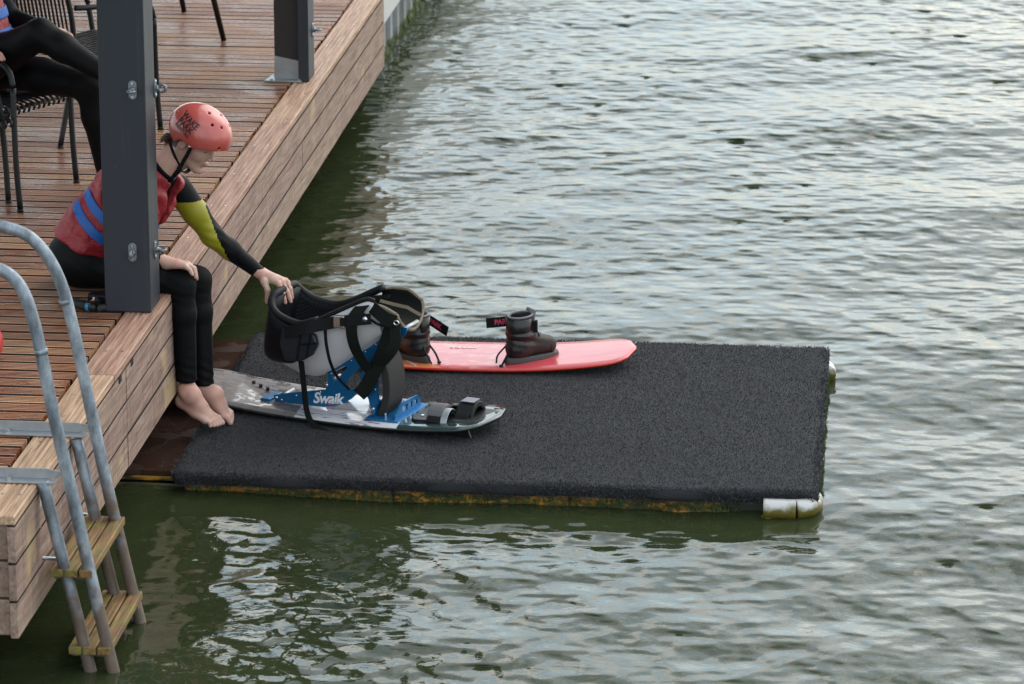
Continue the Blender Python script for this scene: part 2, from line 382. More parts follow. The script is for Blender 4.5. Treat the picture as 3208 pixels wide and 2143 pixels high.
# ------------------------------------------------------------------ timber deck
Y0, Y1 = -2.60, 7.05                     # near and far end of the timber quay
RIM = .137
deck = thing('timber_deck', 'brown ribbed timber deck with plank rim above the water', 'deck', (-2.6, 2.2, -.5)); deck['kind'] = 'structure'
def board_mesh(length, width, th, ribs, axis, depth=.003):
    """ribbed board: section across, pushed along axis; top at z = 0, one end at 0"""
    prof = []; c = .004
    prof += [(0, -th), (0, -c), (c, 0)]
    pit = (width-2*c)/ribs
    for i in range(ribs):
        a = c+i*pit
        if i: prof += [(a-.0034, 0), (a-.0022, -depth), (a+.0022, -depth), (a+.0034, 0)]
    prof += [(width-c, 0), (width, -c), (width, -th)]
    b = B()
    if axis == 0: b.loft([[(t, p, q) for p, q in prof] for t in (0, length)])
    else: b.loft([[(-p, t, q) for p, q in prof] for t in (0, length)])
    n = len(prof)                        # dirt and damp on grooves and edges, with seam shade painted into the colour
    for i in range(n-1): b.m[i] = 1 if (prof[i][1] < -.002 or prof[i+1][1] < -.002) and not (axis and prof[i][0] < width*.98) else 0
    return b.mesh('board')
PITCH = .1075; ph = full(330, 999, 2, 0)[1] % PITCH
bm_deck = board_mesh(5.0, PITCH-.015, .028, 5, 0, .007)
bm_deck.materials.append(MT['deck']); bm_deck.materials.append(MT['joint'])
i = 0; yy = Y0+((ph-Y0) % PITCH)-PITCH
while yy < Y1-.02:
    if yy >= Y0-.01:
        o = bpy.data.objects.new('deck_board', bm_deck); COL.objects.link(o); o.parent = deck; o.matrix_parent_inverse = Matrix.Translation(-deck.location)
        o.location = (-5.0-RIM-.014+R_.uniform(-.005, .003), yy, R_.uniform(-.0012, .0006)); o.rotation_euler = (R_.uniform(-.012, .012), 0, R_.uniform(-.0006, .0006))
    yy += PITCH
# rim boards: capping along the water edge, in lengths with butt joints
cj = [Y0+.01, full(300, 1172, 2, 0)[1], full(783, 571, 2, 0)[1], full(845, 386, 2, 0)[1], Y1]
for a, c in zip(cj[:-1], cj[1:]):
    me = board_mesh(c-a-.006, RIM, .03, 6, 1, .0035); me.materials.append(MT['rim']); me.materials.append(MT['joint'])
    o = bpy.data.objects.new('rim_board', me); COL.objects.link(o); o.parent = deck; o.matrix_parent_inverse = Matrix.Translation(-deck.location)
    o.location = (R_.uniform(-.004, .002), a, R_.uniform(-.001, .001))
# fascia: three rows of planks on the water side
jr = [[Y0, full(396, 1208, 0, 0)[1], 2.55, Y1], [Y0, full(396, 1208, 0, 0)[1]+.003, 3.9, Y1], [Y0, full(396, 1208, 0, 0)[1]-.003, 1.9, 5.1, Y1]]
for row in range(3):
    z1 = -.037-row*.1385; z0 = z1-.1285
    for a, c in zip(jr[row][:-1], jr[row][1:]):
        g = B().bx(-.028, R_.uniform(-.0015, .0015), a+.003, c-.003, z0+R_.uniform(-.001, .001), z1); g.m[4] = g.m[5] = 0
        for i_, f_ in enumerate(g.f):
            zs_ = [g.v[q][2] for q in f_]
            if max(zs_)-min(zs_) < .001: g.m[i_] = 1  # top and bottom edges painted dark to put gap shade into the colour
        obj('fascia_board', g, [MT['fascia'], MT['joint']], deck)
    obj('end_fascia_board', B().bx(-5.0, -.034, Y0+.030, Y0+.058, z0, z1), MT['fascia'], deck, bev=.003)
# dark blocks stand in for the shade in two small slots under the rim
for px, py in ((412, 1124), (375, 1175)):
    q_ = full(px, py, 0, 0); obj('slot_shade', B().bx(-.012, .003, q_[1]-.022, q_[1]+.022, -.060, -.033), MT['joint'], deck)
g = B()
for yj in np.arange(Y0+.25, Y1, .6): g.bx(-4.9, -.05, yj-.024, yj+.024, -.20, -.0335)
j = obj('joists', g, MT['joint'], deck); kind(j, 'stuff')
obj('edge_beam', B().bx(-.13, -.075, Y0+.09, Y1-.02, -.44, -.034), MT['joint'], deck)
g = B()
for yj in (-2.2, .1, 2.4, 4.7, 6.8):
    for xj in (-.45, -2.4, -4.5): g.tube([(xj, yj, -.21), (xj, yj, -3.9)], .11, 12)
kind(obj('piles', g, MT['joint'], deck, True), 'stuff')
# screw heads along the rim
sc_ = B().tube([(0, 0, -.001), (0, 0, .0016)], .005, 8).mesh('screw'); sc_.materials.append(MT['steel'])
for k_, yj in enumerate(np.arange(Y0+.25, Y1, .6)):
    for xx in (-.035, -.10):
        o = bpy.data.objects.new('screw', sc_); COL.objects.link(o); o.parent = deck; o.matrix_parent_inverse = Matrix.Translation(-deck.location); o.location = (xx, yj+R_.uniform(-.01, .01), 0)

# ------------------------------------------------------------------ concrete-capped sheet-pile quay beyond the deck
q = thing('sheet_pile_quay', 'pale concrete capped quay with corrugated steel sheet piling beyond the timber deck', 'quay wall', (-1.5, 20, -.5)); q['kind'] = 'structure'
conc = plain('pale_concrete', (.50, .50, .49), .8, var=.12, scale=5, bump=.3, bscale=60)
obj('capping_beam', B().bx(-5.0, -.17, Y1+.03, 46, -.455, .0), conc, q, bev=.01)
pile = NT('sheet_pile_steel'); pp = pile.pos(); pile.set(col=pile.mix(pile.ramp(pile.noise(pile.mapv(pp, (6, 6, 1.5)), 2, 4), [(.4, 0.0), (.7, 1.0)]), (.30, .31, .32), (.17, .17, .15)), rough=.6, metal=.25)
prof = []; yy = 8.45
while yy < 46: prof += [(-.32, yy), (-.32, yy+.10), (-.215, yy+.17), (-.215, yy+.27)]; yy += .34
obj('sheet_piling', B().loft([[(a, b, -.46) for a, b in prof], [(a, b, -3.0) for a, b in prof]], False, False), pile.mat, q)
algae = plain('weed_green', (.055, .075, .018), .85, var=.5, scale=40)
g = B()
for k_ in range(90):
    yv = R_.uniform(8.5, 12); xv = -.215+R_.uniform(-.02, .02); l = R_.uniform(.01, .04)
    g.add([(xv, yv, WZ+.06*R_.random()), (xv+.01, yv+l, WZ+.05), (xv+.012+l*.4, yv+l/2, WZ-.02)], [(0, 1, 2)])
kind(obj('water_weed', g, algae, q), 'stuff')
# ------------------------------------------------------------------ canopy posts
def pad_eye(parent, c, n, up, ring):
    """oval wall plate with two screws and a ring; n = outward, up = long axis of the plate, ring = axis the ring turns about"""
    c, n, up = np.array(c, float), nrm(n), nrm(up); s_ = np.cross(n, up); g = B()
    pr = [(math.cos(t)*.017, (.022 if math.sin(t) > 0 else -.022)+math.sin(t)*.017) for t in [2*math.pi*(i+.5)/20 for i in range(20)]]
    g.prism(pr, lambda p, q, t: c+s_*p+up*q+n*t, -.001, .006)
    base = obj('pad_eye', g, MT['cast'], parent, bev=.0015)
    g = B().tube([c+n*.004, c+n*.020], [.015, .011], 14); obj('boss', g, MT['cast'], base, True)
    e1 = nrm(ring); e2 = np.cross(n, e1)
    g = B().tube([c+n*.032+(n*math.cos(t)+e2*math.sin(t))*.0145 for t in [2*math.pi*i/20 for i in range(20)]], .0062, 8, closed=True)
    obj('ring', g, MT['cast'], base, True)
    for q in (-1, 1): obj('screw', B().tube([c+up*q*.028+n*.004, c+up*q*.028+n*.009], [.0065, .005], 10), MT['steel'], base)
ROOF = 2.85
pa = full(330, 978, 2, 0); px0, px1, py0 = float(pa[0]), float(full(474, 981, 2, 0)[0]), .02; py1 = py0+.20
post = thing('canopy_post', 'dark grey square metal post in front of the seated red-helmeted person', 'post', ((px0+px1)/2, py0+.1, 0))
obj('casing', B().bx(px0, px1, py0, py1, 0.001, ROOF), MT['post'], post, bev=.006, bseg=3)
for x, y, rg in ((304, 206, (1, 0, 0)), (304, 578, (0, 0, 1))):
    pad_eye(post, D(x, y, 1, py0), (0, -1, 0), (0, 0, 1), (0, 0, 1) if rg[0] else (1, 0, 0))
for x, y, rg in ((354, 202, (0, 1, 0)), (354, 572, (0, 0, 1))):
    c = D(x, y, 0, px1); pad_eye(post, c, (1, 0, 0), (0, 0, 1), rg)
# second post: open brown core on the land side, steel foot on the deck
a2 = full(857, 255, 2, 0); b2 = full(935, 257, 2, 0); c2 = full(968, 258, 2, 0); yq = float(b2[1])
post2 = thing('canopy_post', 'dark post with exposed brown core and steel foot bracket by the deck rim', 'post', (float(b2[0]), yq+.08, 0))
obj('casing', B().bx(float(b2[0]), float(c2[0]), yq, yq+.19, .001, ROOF), MT['post'], post2, bev=.003)
obj('core', B().bx(float(a2[0]), float(b2[0])-.002, yq+.045, yq+.175, .004, ROOF), MT['post_in'], post2, bev=.002)
br = B(); hz = .125
br.add([(float(a2[0])+.001, yq+.040, .005), (float(b2[0])-.003, yq+.040, .005), (float(b2[0])-.003, yq+.040, .105), (float(a2[0])+.001, yq+.040, .130)], [(0, 1, 2, 3)])
o = obj('foot_bracket', br, MT['zinc'], post2); so_ = o.modifiers.new('s', 'SOLIDIFY'); so_.thickness = .006
me = curve_shape([(0, 0), (.195, 0), (.195, .145), (.02, .145)], [[(.06, .07), (.10, .062), (.14, .07), (.10, .078)]], .006)
map_mesh(me, frame_map((float(a2[0])-.045, yq-.02, .006), (1, 0, 0), (0, 1, 0), (0, 0, 1)))
bp = obj('base_plate', me, MT['zinc'], post2)
for x, y in ((.035, .018), (.18, .018), (.04, .115), (.12, .12)):
    obj('bolt', B().tube([(float(a2[0])-.045+x, yq-.02+y, .008), (float(a2[0])-.045+x, yq-.02+y, .015)], .008, 6), MT['zinc'], bp)
for x, z in ((.012, .085), (.105, .075), (.03, .05)):
    obj('bolt', B().tube([(float(a2[0])+x, yq+.04, z), (float(a2[0])+x, yq+.026, z)], .007, 6), MT['zinc'], post2)
pad_eye(post2, D(715, 68, 0, float(c2[0])), (1, 0, 0), (0, 0, 1), (0, 0, 1))
# the canopy the posts carry (above the picture; it shades the deck and shows in the water)
can = thing('deck_canopy', 'dark slatted canopy roof carried by the posts above the deck', 'canopy', (-2.5, 2.2, ROOF))
for x in (-.12, -2.6, -5.0): obj('beam', B().bx(x-.06, x+.06, -2.4, 7.7, ROOF+.002, ROOF+.20), MT['post'], can)
for i, y in enumerate(np.arange(-2.3, 7.5, .3)):
    obj('roof_panel', B().bx(-5.4, .06, y, y+.285, ROOF+.205, ROOF+.235), MT['post_in'], can)
# ------------------------------------------------------------------ floating platform with carpet
MZ = -.612                                   # top of the carpet
mc = [D(403, 1090, 2, MZ), D(1860, 1140, 2, MZ), D(1888, 805, 2, MZ), D(580, 770, 2, MZ)]
mx0, mx1, my0, my1 = .094, 2.695, -.178, 1.915
pl = thing('floating_platform', 'floating landing stage covered with charcoal looped carpet beside the deck', 'platform', (1.3, .9, WZ))
ply = NT('wet_brown_plywood'); p = ply.pos(); wn_ = ply.noise(ply.mapv(p, (3, 2, 1)), 2.2, 4, .6, .8); wf = ply.ramp(wn_, [(.42, 0.0), (.52, 1.0)])
ply.set(col=ply.mix(ply.noise(ply.mapv(p, (2, 12, 2)), 4, 4), (.026, .014, .010), (.075, .042, .030)), rough=ply.mix(wf, (.38, .38, .38), (.04, .04, .04)), normal=ply.bump(ply.noise(p, 7, 3), .12, .01))
obj('plywood_panel', B().bx(-.42, mx0+.06, my0+.10, my1-.03, MZ-.052, MZ-.030), ply.mat, pl, bev=.002)
obj('deck_panel', B().bx(mx0+.062, mx1-.02, my0+.02, my1-.02, MZ-.052, MZ-.018), ply.mat, pl)
yel = NT('yellow_beam'); p = yel.pos(); sl = yel.ramp(yel.noise(yel.mapv(p, (7, 7, 20)), 1.6, 5, .65), [(.40, 0.0), (.56, 1.0)])
yel.set(col=yel.mix(sl, (.50, .24, .02), (.035, .028, .012)), rough=.55)
for x0, x1 in ((-.35, mx0+.02), (mx0+.03, .98), (.99, 1.70), (1.71, 2.34)):
    obj('edge_beam', B().bx(x0, x1, my0+(.10 if x0 < 0 else .035), my0+.16, WZ-.10 if x0 > 0 else MZ-.075, MZ-.0545), yel.mat, pl, bev=.004)
obj('edge_beam', B().bx(mx0+.05, mx1-.03, my1-.15, my1-.03, WZ-.12, MZ-.0545), yel.mat, pl, bev=.004)
obj('edge_beam', B().bx(mx1-.16, mx1-.035, my0+.17, my1-.16, WZ-.12, MZ-.0545), yel.mat, pl, bev=.004)
slime = plain('wet_green_black_float', (.022, .026, .012), .45, var=.6, scale=30)
obj('float_body', B().bx(mx0+.03, mx1-.04, my0+.05, my1-.05, WZ-.35, MZ-.058), slime, pl)
rail = obj('joint_bar', B().bx(-.30, .17, my0+.070, my0+.082, WZ-.03, MZ-.078), plain('grey_wet_steel', (.11, .12, .115), .4, .5, .3, 20), pl, bev=.002)
for x, rs in ((-.08, 0), (.0, 1), (.085, 1)):
    obj('bolt', B().tube([(x, my0+.07, WZ+.005), (x, my0+.058, WZ+.005)], .012, 6), plain('rust', (.10, .045, .02), .8) if rs else MT['zinc'], rail)
# carpet: slab with rounded rim plus a pile of short fibres
car = NT('charcoal_carpet'); p = car.pos(); n = car.noise(p, 190, 2, .6); n2 = car.noise(p, 5, 3)
car.set(col=car.mix(car.math('MULTIPLY', n, car.math('ADD', .6, n2)), (.007, .007, .009), (.040, .040, .046)), rough=.9, normal=car.bump(n, .8, .01))
fib = NT('carpet_fibre'); at_ = fib.n('Attribute', attribute_name='tone').outputs['Fac']; n2 = fib.noise(fib.pos(), 3.5, 4)
fib.set(col=fib.mix(fib.math('MULTIPLY', at_, fib.math('ADD', .15, fib.math('MULTIPLY', n2, 1.8))), (.010, .010, .011), (.082, .083, .094)), rough=.75)
def wav(x, k): return .006*math.sin(x*7+k)+.004*math.sin(x*17+2*k)
g = B(); rings = []
def outline(o, z):
    pts = []; n = 60
    for i in range(n): t = i/n; pts.append((mx0+(mx1-mx0)*t-0*o, my0-o+wav(t*3, 1), z))
    for i in range(n): t = i/n; pts.append((mx1+o+wav(t*2, 2), my0+(my1-my0)*t, z))
    for i in range(n): t = i/n; pts.append((mx1+(mx0-mx1)*t, my1+o+wav(t*3, 3), z))
    for i in range(n): t = i/n; pts.append((mx0-o+wav(t*2, 4), my1+(my0-my1)*t, z))
    return pts
g.loft([outline(.004, MZ-.054), outline(.012, MZ-.040), outline(.012, MZ-.014), outline(.004, MZ-.003), outline(-.02, MZ)], True)
carpet = obj('carpet', g, car.mat, pl, True)
N = 270000
x = rng.uniform(mx0-.012, mx1+.012, N); y = rng.uniform(my0-.014, my1+.014, N)
z = np.full(N, MZ-.003)
ne = 26000                                    # fibres hanging over the front, right, left and rear edges
e = rng.integers(0, 10, ne); t = rng.random(ne); ex = np.where(e < 6, mx0+(mx1-mx0)*t, np.where(e < 8, mx1+.012, np.where(e < 9, mx0-.012, mx0+(mx1-mx0)*t)))
ey = np.where(e < 6, my0-.012, np.where(e < 9, my0+(my1-my0)*t, my1+.012)); ez = MZ-.002-rng.random(ne)*.055
P0 = np.concatenate([np.stack([x, y, z], 1), np.stack([ex, ey, ez], 1)])
on = np.concatenate([np.tile([[0, 0, 1.]], (N, 1)), np.stack([np.where((e >= 6) & (e < 8), 1.0, np.where(e == 8, -1., 0)), np.where(e < 6, -1., np.where(e == 9, 1., 0)), np.full(ne, -.1)], 1)])
T = N+ne
d = on+rng.normal(size=(T, 3))*.75; d /= np.linalg.norm(d, axis=1)[:, None]; d = np.where((d*on).sum(1)[:, None] < .1, on, d)
ln = rng.uniform(.004, .0095, T)[:, None]; sd_ = np.cross(d, rng.normal(size=(T, 3))); sd_ /= np.linalg.norm(sd_, axis=1)[:, None]; wd = rng.uniform(.0008, .0017, T)[:, None]
V = np.stack([P0-sd_*wd, P0+sd_*wd, P0+d*ln+sd_*wd*.6, P0+d*ln-sd_*wd*.6], 1).reshape(-1, 3)
me = fast_mesh('carpet_pile', V, np.arange(T*4).reshape(T, 4), False)
ta = me.attributes.new('tone', 'FLOAT', 'FACE'); ta.data.foreach_set('value', rng.random(T).astype(np.float32)**1.6)
kind(obj('carpet_pile', me, fib.mat, carpet), 'stuff')
# white plastic corner tubes
wp = NT('weathered_white_plastic'); p = wp.pos(); zz = wp.n('SeparateXYZ', {0: p}).outputs[2]
dirt = wp.ramp(wp.math('ADD', wp.math('MULTIPLY', zz, -9.0), wp.math('MULTIPLY', wp.noise(p, 14, 4), .9)), [(.0, 0.0), (1.0, 1.0)])
dm = wp.ramp(wp.math('ADD', wp.math('SUBTRACT', wp.math('MULTIPLY', zz, -14.0), 9.10), wp.math('MULTIPLY', wp.math('SUBTRACT', wp.noise(p, 22, 4), .5), 1.2)), [(.05, 0.0), (.45, 1.0)])
wp.set(col=wp.mix(dm, (.52, .51, .50), wp.mix(wp.noise(p, 40, 3), (.20, .15, .02), (.045, .05, .015))), rough=.42)
def corner(cx, cy, sy):
    o = []
    def bar(pts, nm):
        o.append(obj(nm, B().tube(smooth(pts, 5), .042, 14), wp.mat, pl, True))
    z = WZ+.028
    bar([(cx-.165, cy, z), (cx-.10, cy, z), (cx-.035, cy, z)], 'float_tube')
    bar([(cx-.034, cy, z), (cx+.008, cy+sy*.016, z+.003), (cx+.028, cy+sy*.060, z+.003), (cx+.030, cy+sy*.12, z+.002)], 'float_elbow')
    for xx in (cx-.145, cx-.055): obj('float_strut', B().tube([(xx, cy, z-.03), (xx, cy+.004, z-.13)], .03, 10), wp.mat, pl, True)
fc = D(1745, 1150, 2, WZ+.06); 
corner(float(D(1875, 1160, 2, WZ+.02)[0])-.052, float(fc[1])+.012, 1)
c2_ = D(1912, 846, 2, WZ+.03); corner(float(c2_[0])-.062, float(c2_[1])+.03, -1)
# weed growing along the waterline
g = B()
def weed(x, y, nx, ny, n, h):
    for _ in range(n):
        a = R_.uniform(-.02, .02); l = R_.uniform(.4, 1)*h; q = R_.uniform(-.012, .012)
        xx, yy_ = x+R_.uniform(-.02, .02)*(1-abs(nx)), y+R_.uniform(-.02, .02)*(1-abs(ny)); z0 = WZ+R_.uniform(-.015, .02)
        g.add([(xx, yy_, z0), (xx+.006, yy_+.004, z0), (xx+nx*.012+q+.003, yy_+ny*.012, z0+l), (xx+nx*.012+q, yy_+ny*.012, z0+l)], [(0, 1, 2, 3)])
for x in np.arange(.15, 2.40, .007): weed(x, my0+.030, 0, -1, R_.choice((1, 2, 3, 5, 6)), .016+.014*math.sin(x*9)**2)
for y in np.arange(my0+.2, my1-.2, .012): weed(mx1+.004, y, 1, 0, int(6*max(0, math.sin(y*5.1)+.3*math.sin(y*23))+1), .038)
kind(obj('waterline_weed', g, plain('float_weed', (.085, .13, .045), .8, var=.6, scale=50), pl, fixn=False), 'stuff')
# ------------------------------------------------------------------ boarding ladder
lad = thing('boarding_ladder', 'galvanised tube ladder with mossy timber treads at the deck edge', 'ladder', D(235, 1480, 2, WZ))
gal = NT('galvanised_tube'); p = gal.pos(); zz = gal.n('SeparateXYZ', {0: p}).outputs[2]; n = gal.noise(gal.mapv(p, (1, 1, .5)), 15, 5, .68); n3 = gal.noise(p, 9, 4)
base = gal.ramp(n, [(.34, (.12, .14, .165)), (.52, (.26, .30, .345)), (.70, (.46, .51, .57))])
rm = gal.ramp(gal.math('ADD', gal.math('MULTIPLY', gal.math('ADD', zz, .12), -1.7), gal.math('MULTIPLY', gal.math('SUBTRACT', n3, .5), 2.4)), [(.05, 0.0), (.55, .9)])
gal.set(col=gal.mix(rm, base, gal.mix(n, (.05, .028, .018), (.19, .125, .08))), rough=gal.math('ADD', .42, gal.math('MULTIPLY', n, .2)), metal=gal.math('SUBTRACT', .45, gal.math('MULTIPLY', rm, .4)))
def LP(pts, Y): return smooth([D(x, y, 1, Y) for x, y in pts], 6)
YN, YF = -2.22, -1.67
def low(p, z): p = np.array(p); return p
near_front = LP([(-60, 606), (-20, 610), (25, 632), (55, 672), (78, 740), (100, 838), (125, 960), (165, 1130), (215, 1350), (262, 1545), (285, 1640)], YN)
near_back = LP([(98, 1105), (130, 1230), (180, 1425), (208, 1540), (232, 1640)], YN)
far_front = LP([(-60, 512), (0, 518), (60, 538), (105, 582), (140, 650), (165, 740), (200, 900), (238, 1080), (285, 1280), (325, 1440), (352, 1545)], YF)
far_back = LP([(175, 1006), (218, 1185), (262, 1362), (300, 1510)], YF)
for nm, q in (('handrail', near_front), ('leg', near_back), ('handrail', far_front), ('leg', far_back)):
    obj(nm, B().tube(q, .0225, 14), gal.mat, lad, True)
obj('weld_collar', B().tube([D(93, 800, 1, YN), D(96, 812, 1, YN)], .0245, 14), gal.mat, lad, True)
obj('weld_collar', B().tube([D(149, 686, 1, YF), D(152, 696, 1, YF)], .0245, 14), gal.mat, lad, True)
for (x0, y0, x1, y1), Y in (((-40, 1085, 139, 1096), YN+.03), ((-40, 988, 208, 1000), YF+.03)):
    a, b = D(x0, y0, 1, Y), D(x1, y1, 1, Y); g = B(); zt = .045
    g.prism([(a[0], .008), (b[0]-.05, .008), (b[0], .020), (b[0], .036), (b[0]-.05, zt), (a[0], zt)], lambda p, q, t: (p, Y+t, q), .0, .005)
    g.prism([(a[0], 0.002), (b[0]-.012, 0.002), (b[0]-.012, .008), (a[0], .008)], lambda p, q, t: (p, Y+t, q), -.045, .005)
    br_ = obj('angle_bracket', g, MT['zinc'], lad, bev=.001)
    obj('bolt', B().tube([(a[0]+.10, Y-.025, .006), (a[0]+.10, Y-.025, .017)], .009, 6), MT['steel'], br_)
for pts, Y in (([(90, 1110), (90, 1200), (90, 1272), (94, 1279), (130, 1281)], YN+.03), ([(152, 1012), (154, 1090), (157, 1165), (162, 1174), (200, 1180)], YF+.03)):
    q = [D(x, y, 1, Y) for x, y in pts]; obj('spacer_rod', B().tube(q, .007, 8), MT['zinc'], lad, True)
moss = NT('mossy_tread_timber'); p = moss.pos(); g_ = moss.noise(moss.mapv(p, (30, 2, 30)), 2, 5, .6); ms = moss.ramp(moss.noise(p, 11, 5, .65), [(.46, 0.0), (.66, 1.0)])
moss.set(col=moss.mix(ms, moss.ramp(g_, [(.3, (.06, .03, .014)), (.55, (.22, .12, .045)), (.8, (.40, .26, .11))]), moss.mix(g_, (.07, .06, .010), (.27, .25, .05))), rough=.6, normal=moss.bump(g_, .5, .004))
for far, nearr, zt in (((180, 282), (158, 212), None), ((240, 322), (200, 266), None)):
    yf, yn = ((1189, 1290) if far[0] == 180 else (1360, 1465))
    zl = float(D(far[1], yf, 1, YF)[2]); a = D(far[0], yf, 1, YF-.01); b = D(far[1], yf, 1, YF-.01)
    tr = B(); w3 = (b[0]-a[0]); xs = b[0]-.150; tt = None
    for k_ in range(3):
        x0 = xs+k_*.052; o = obj('tread_board', B().bx(x0, x0+.046, YN-.028, YF+.028, zl-.030, zl), moss.mat, tt if tt else lad, bev=.004)
    for Y in (YN+.03, YF-.03): obj('tread_bearer', B().bx(xs+.004, xs+.146, Y-.014, Y+.014, zl-.050, zl-.0305), gal.mat, lad)
# ------------------------------------------------------------------ red mooring buoy hanging at the left edge
c = D(-38, 785, 1, -1.1); by = thing('red_buoy', 'smooth red fender ball on the deck beside the ladder rail', 'buoy', (c[0], c[1], .0))
redp = plain('red_vinyl', (.48, .03, .03), .35, var=.1)
cz = .085
c = np.array([c[0]-.02, -1.1+.0, c[2]]);
# find where the ball rests on the deck along the same sight line
rb = .10
cc = D(-52, 785, 2, rb+.001)
by.location = Vector((cc[0], cc[1], 0))
obj('ball', B().ball((cc[0], cc[1], rb+.001), (rb, rb, rb), 28, 18), redp, by, True)
obj('rope_eye', B().tube([(cc[0]+math.cos(t)*.022, cc[1], rb*2+.012+math.sin(t)*.022) for t in [2*math.pi*i/16 for i in range(16)]], .008, 8, closed=True), redp, by, True)
# ------------------------------------------------------------------ tow handle left on the planks behind the post
yh = .12
th = thing('tow_handle', 'black foam tow rope handle with blue collar lying on the planks behind the post', 'tow handle', D(200, 700, 2, 0))
foam = plain('black_foam', (.014, .015, .017), .7, bump=.4, bscale=300)
def DK(x, y, z): return D(x, y, 2, z)
a, b = DK(166, 693, .02), DK(214, 704, .02); ax_ = nrm(b-a)
hb = obj('grip', B().tube([a-ax_*.05, a, b-ax_*.03], .021, 16), foam, th, True)
obj('collar', B().tube([b-ax_*.028, b-ax_*.010], .0225, 16), plain('blue_tape', (.02, .20, .42), .5), hb, True)
obj('end_cap', B().tube([b-ax_*.010, b+ax_*.010, b+ax_*.018], [.022, .022, .014], 16), MT['black_metal'], hb, True)
obj('rope', B().tube(smooth([DK(172, 688, .045), DK(190, 691, .05), DK(206, 692, .05), DK(214, 693, .045), DK(222, 700, .03)], 5), .005, 8), MT['black_fab'], th, True)
obj('rope_knot', B().ball(DK(212, 690, .04), (.008, .006, .006)), plain('orange_cord', (.75, .10, .02), .5), th, True)
obj('strap_loop', B().ribbon(smooth([DK(217, 682, .05), DK(224, 690, .05), DK(226, 700, .03), DK(233, 712, .004), DK(238, 715, .004)], 5), .022, .003, (.3, .2, 1)), MT['black_fab'], th, True)
o = obj('buckle', B().box(DK(228, 686, .03), (.09, .06, .05)), MT['black_metal'], th, bev=.006)
obj('buckle_clip', B().box(DK(215, 686, .045), (.008, .01, .018)), MT['white_plastic'], o, bev=.002)
g = B().tube([DK(222, 708, .016), DK(262, 700, .016)], .016, 12); obj('grip', g, foam, th, True)
# ------------------------------------------------------------------ boards
def LT(name, label, cat, loc, ang, group=None):
    t = thing(name, label, cat, loc, group); t.rotation_euler = (0, 0, ang); return t
def lob(name, g, mats, root, parent=None, **k):
    o = obj(name, g, mats, parent or root, **k); o.matrix_parent_inverse = Matrix.Identity(4); return o
def board_geom(Lh, W, th, rock, tipw, n=48, m_=9):
    """wakeboard blank: rounded rails, upturned ends"""
    rings = []
    for i in range(n+1):
        s = -1+2*i/n; u = s*Lh; e = abs(s)
        hw = W/2*(1-.10*e**2.0)*math.sqrt(max(0.0, 1-max(0, (e-.80)/.20)**2.6))*1.0
        hw = max(hw, .012) if e > .97 else hw
        z = rock*e**2.6; t = th*(1-.45*e**3); prof = []
        for j in range(m_+1): v = -1+2*j/m_; prof.append((u, v*hw*.975, z+t+.004*(1-v*v)))
        prof += [(u, hw, z+t*.62), (u, hw*.99, z+t*.35)]
        for j in range(m_+1): v = 1-2*j/m_; prof.append((u, v*hw*.94, z))
        prof += [(u, -hw*.99, z+t*.35), (u, -hw, z+t*.62)]
        rings.append(prof)
    return B().loft(rings)
ZM = MZ+.006
# ---- red wakeboard
rc = (1.113, 1.545, ZM); RB = LT('wakeboard', 'glossy red wakeboard with two black boots on the far side of the carpet', 'wakeboard', rc, rad(1.0))
rl = NT('red_board_gloss'); p = rl.oc(); sx = rl.n('SeparateXYZ', {0: p}); nz = rl.n('SeparateXYZ', {0: rl.n('NewGeometry').outputs['Normal']}).outputs[2]
top = rl.mix(rl.ramp(rl.noise(rl.mapv(p, (2, 6, 1)), 3, 4), [(.35, 0.0), (.7, 1.0)]), (.50, .045, .060), (.60, .085, .095))
orange = rl.ramp(rl.math('ADD', sx.outputs[0], rl.math('MULTIPLY', sx.outputs[1], 1.3)), [(.0, 1.0), (.02, 0.0)])
og = rl.ramp(rl.math('ADD', rl.math('MULTIPLY', rl.math('ADD', sx.outputs[0], .10), 1.0), rl.math('MULTIPLY', rl.math('ADD', sx.outputs[1], .12), 1.1)), [(-.0, 0.0), (.001, 0.0)])
om = rl.math('LESS_THAN', rl.math('ADD', sx.outputs[0], rl.math('MULTIPLY', sx.outputs[1], 1.2)), -.36)
faded = rl.math('MULTIPLY', rl.ramp(rl.noise(rl.mapv(p, (9, 14, 1)), 1.4, 3), [(.52, 0.0), (.60, .35)]), rl.math('LESS_THAN', rl.math('ABSOLUTE', rl.math('ADD', sx.outputs[0], .02)), .14))
c1 = rl.mix(om, top, (.62, .17, .05)); c1 = rl.mix(faded, c1, (.62, .42, .36))
c1 = rl.mix(rl.ramp(nz, [(.55, 1.0), (.8, 0.0)]), c1, (.55, .035, .015))
rl.set(col=c1, rough=.24, coat=.2, coatr=.1, normal=rl.bump(rl.noise(p, 6, 2), .05, .01))
deckb = lob('board', board_geom(.745, .43, .021, .062, .1), rl.mat, RB, sm=True)
me = text_mesh('WAKE', .026, .0012, 0, .0006, 1.15); map_mesh(me, frame_map((-.04, .10, .0262), (-1.5, 0, 0), (0, -1.0, 0), (0, 0, 1)))
lob('lettering', me, plain('white_print', (.8, .78, .76), .4), RB, deckb)
lob('white_stripe', B().ribbon([(-.22, -.203, .0250), (-.29, -.11, .0275), (-.33, -.03, .0290)], .010, .001, (1, .5, 0)), MT['white_plastic'], RB, deckb)
leather = NT('black_leather'); p = leather.oc(); nn = leather.noise(p, 30, 4); leather.set(col=leather.mix(nn, (.006, .006, .007), (.018, .015, .015)), rough=.38, normal=leather.bump(leather.noise(p, 16, 4, .6, .8), .35, .01))
canvas = plain('brown_black_canvas', (.018, .012, .011), .62, var=.5, scale=14, bump=.4, bscale=250)
rubber = plain('grey_rubber', (.055, .052, .052), .5, var=.15)
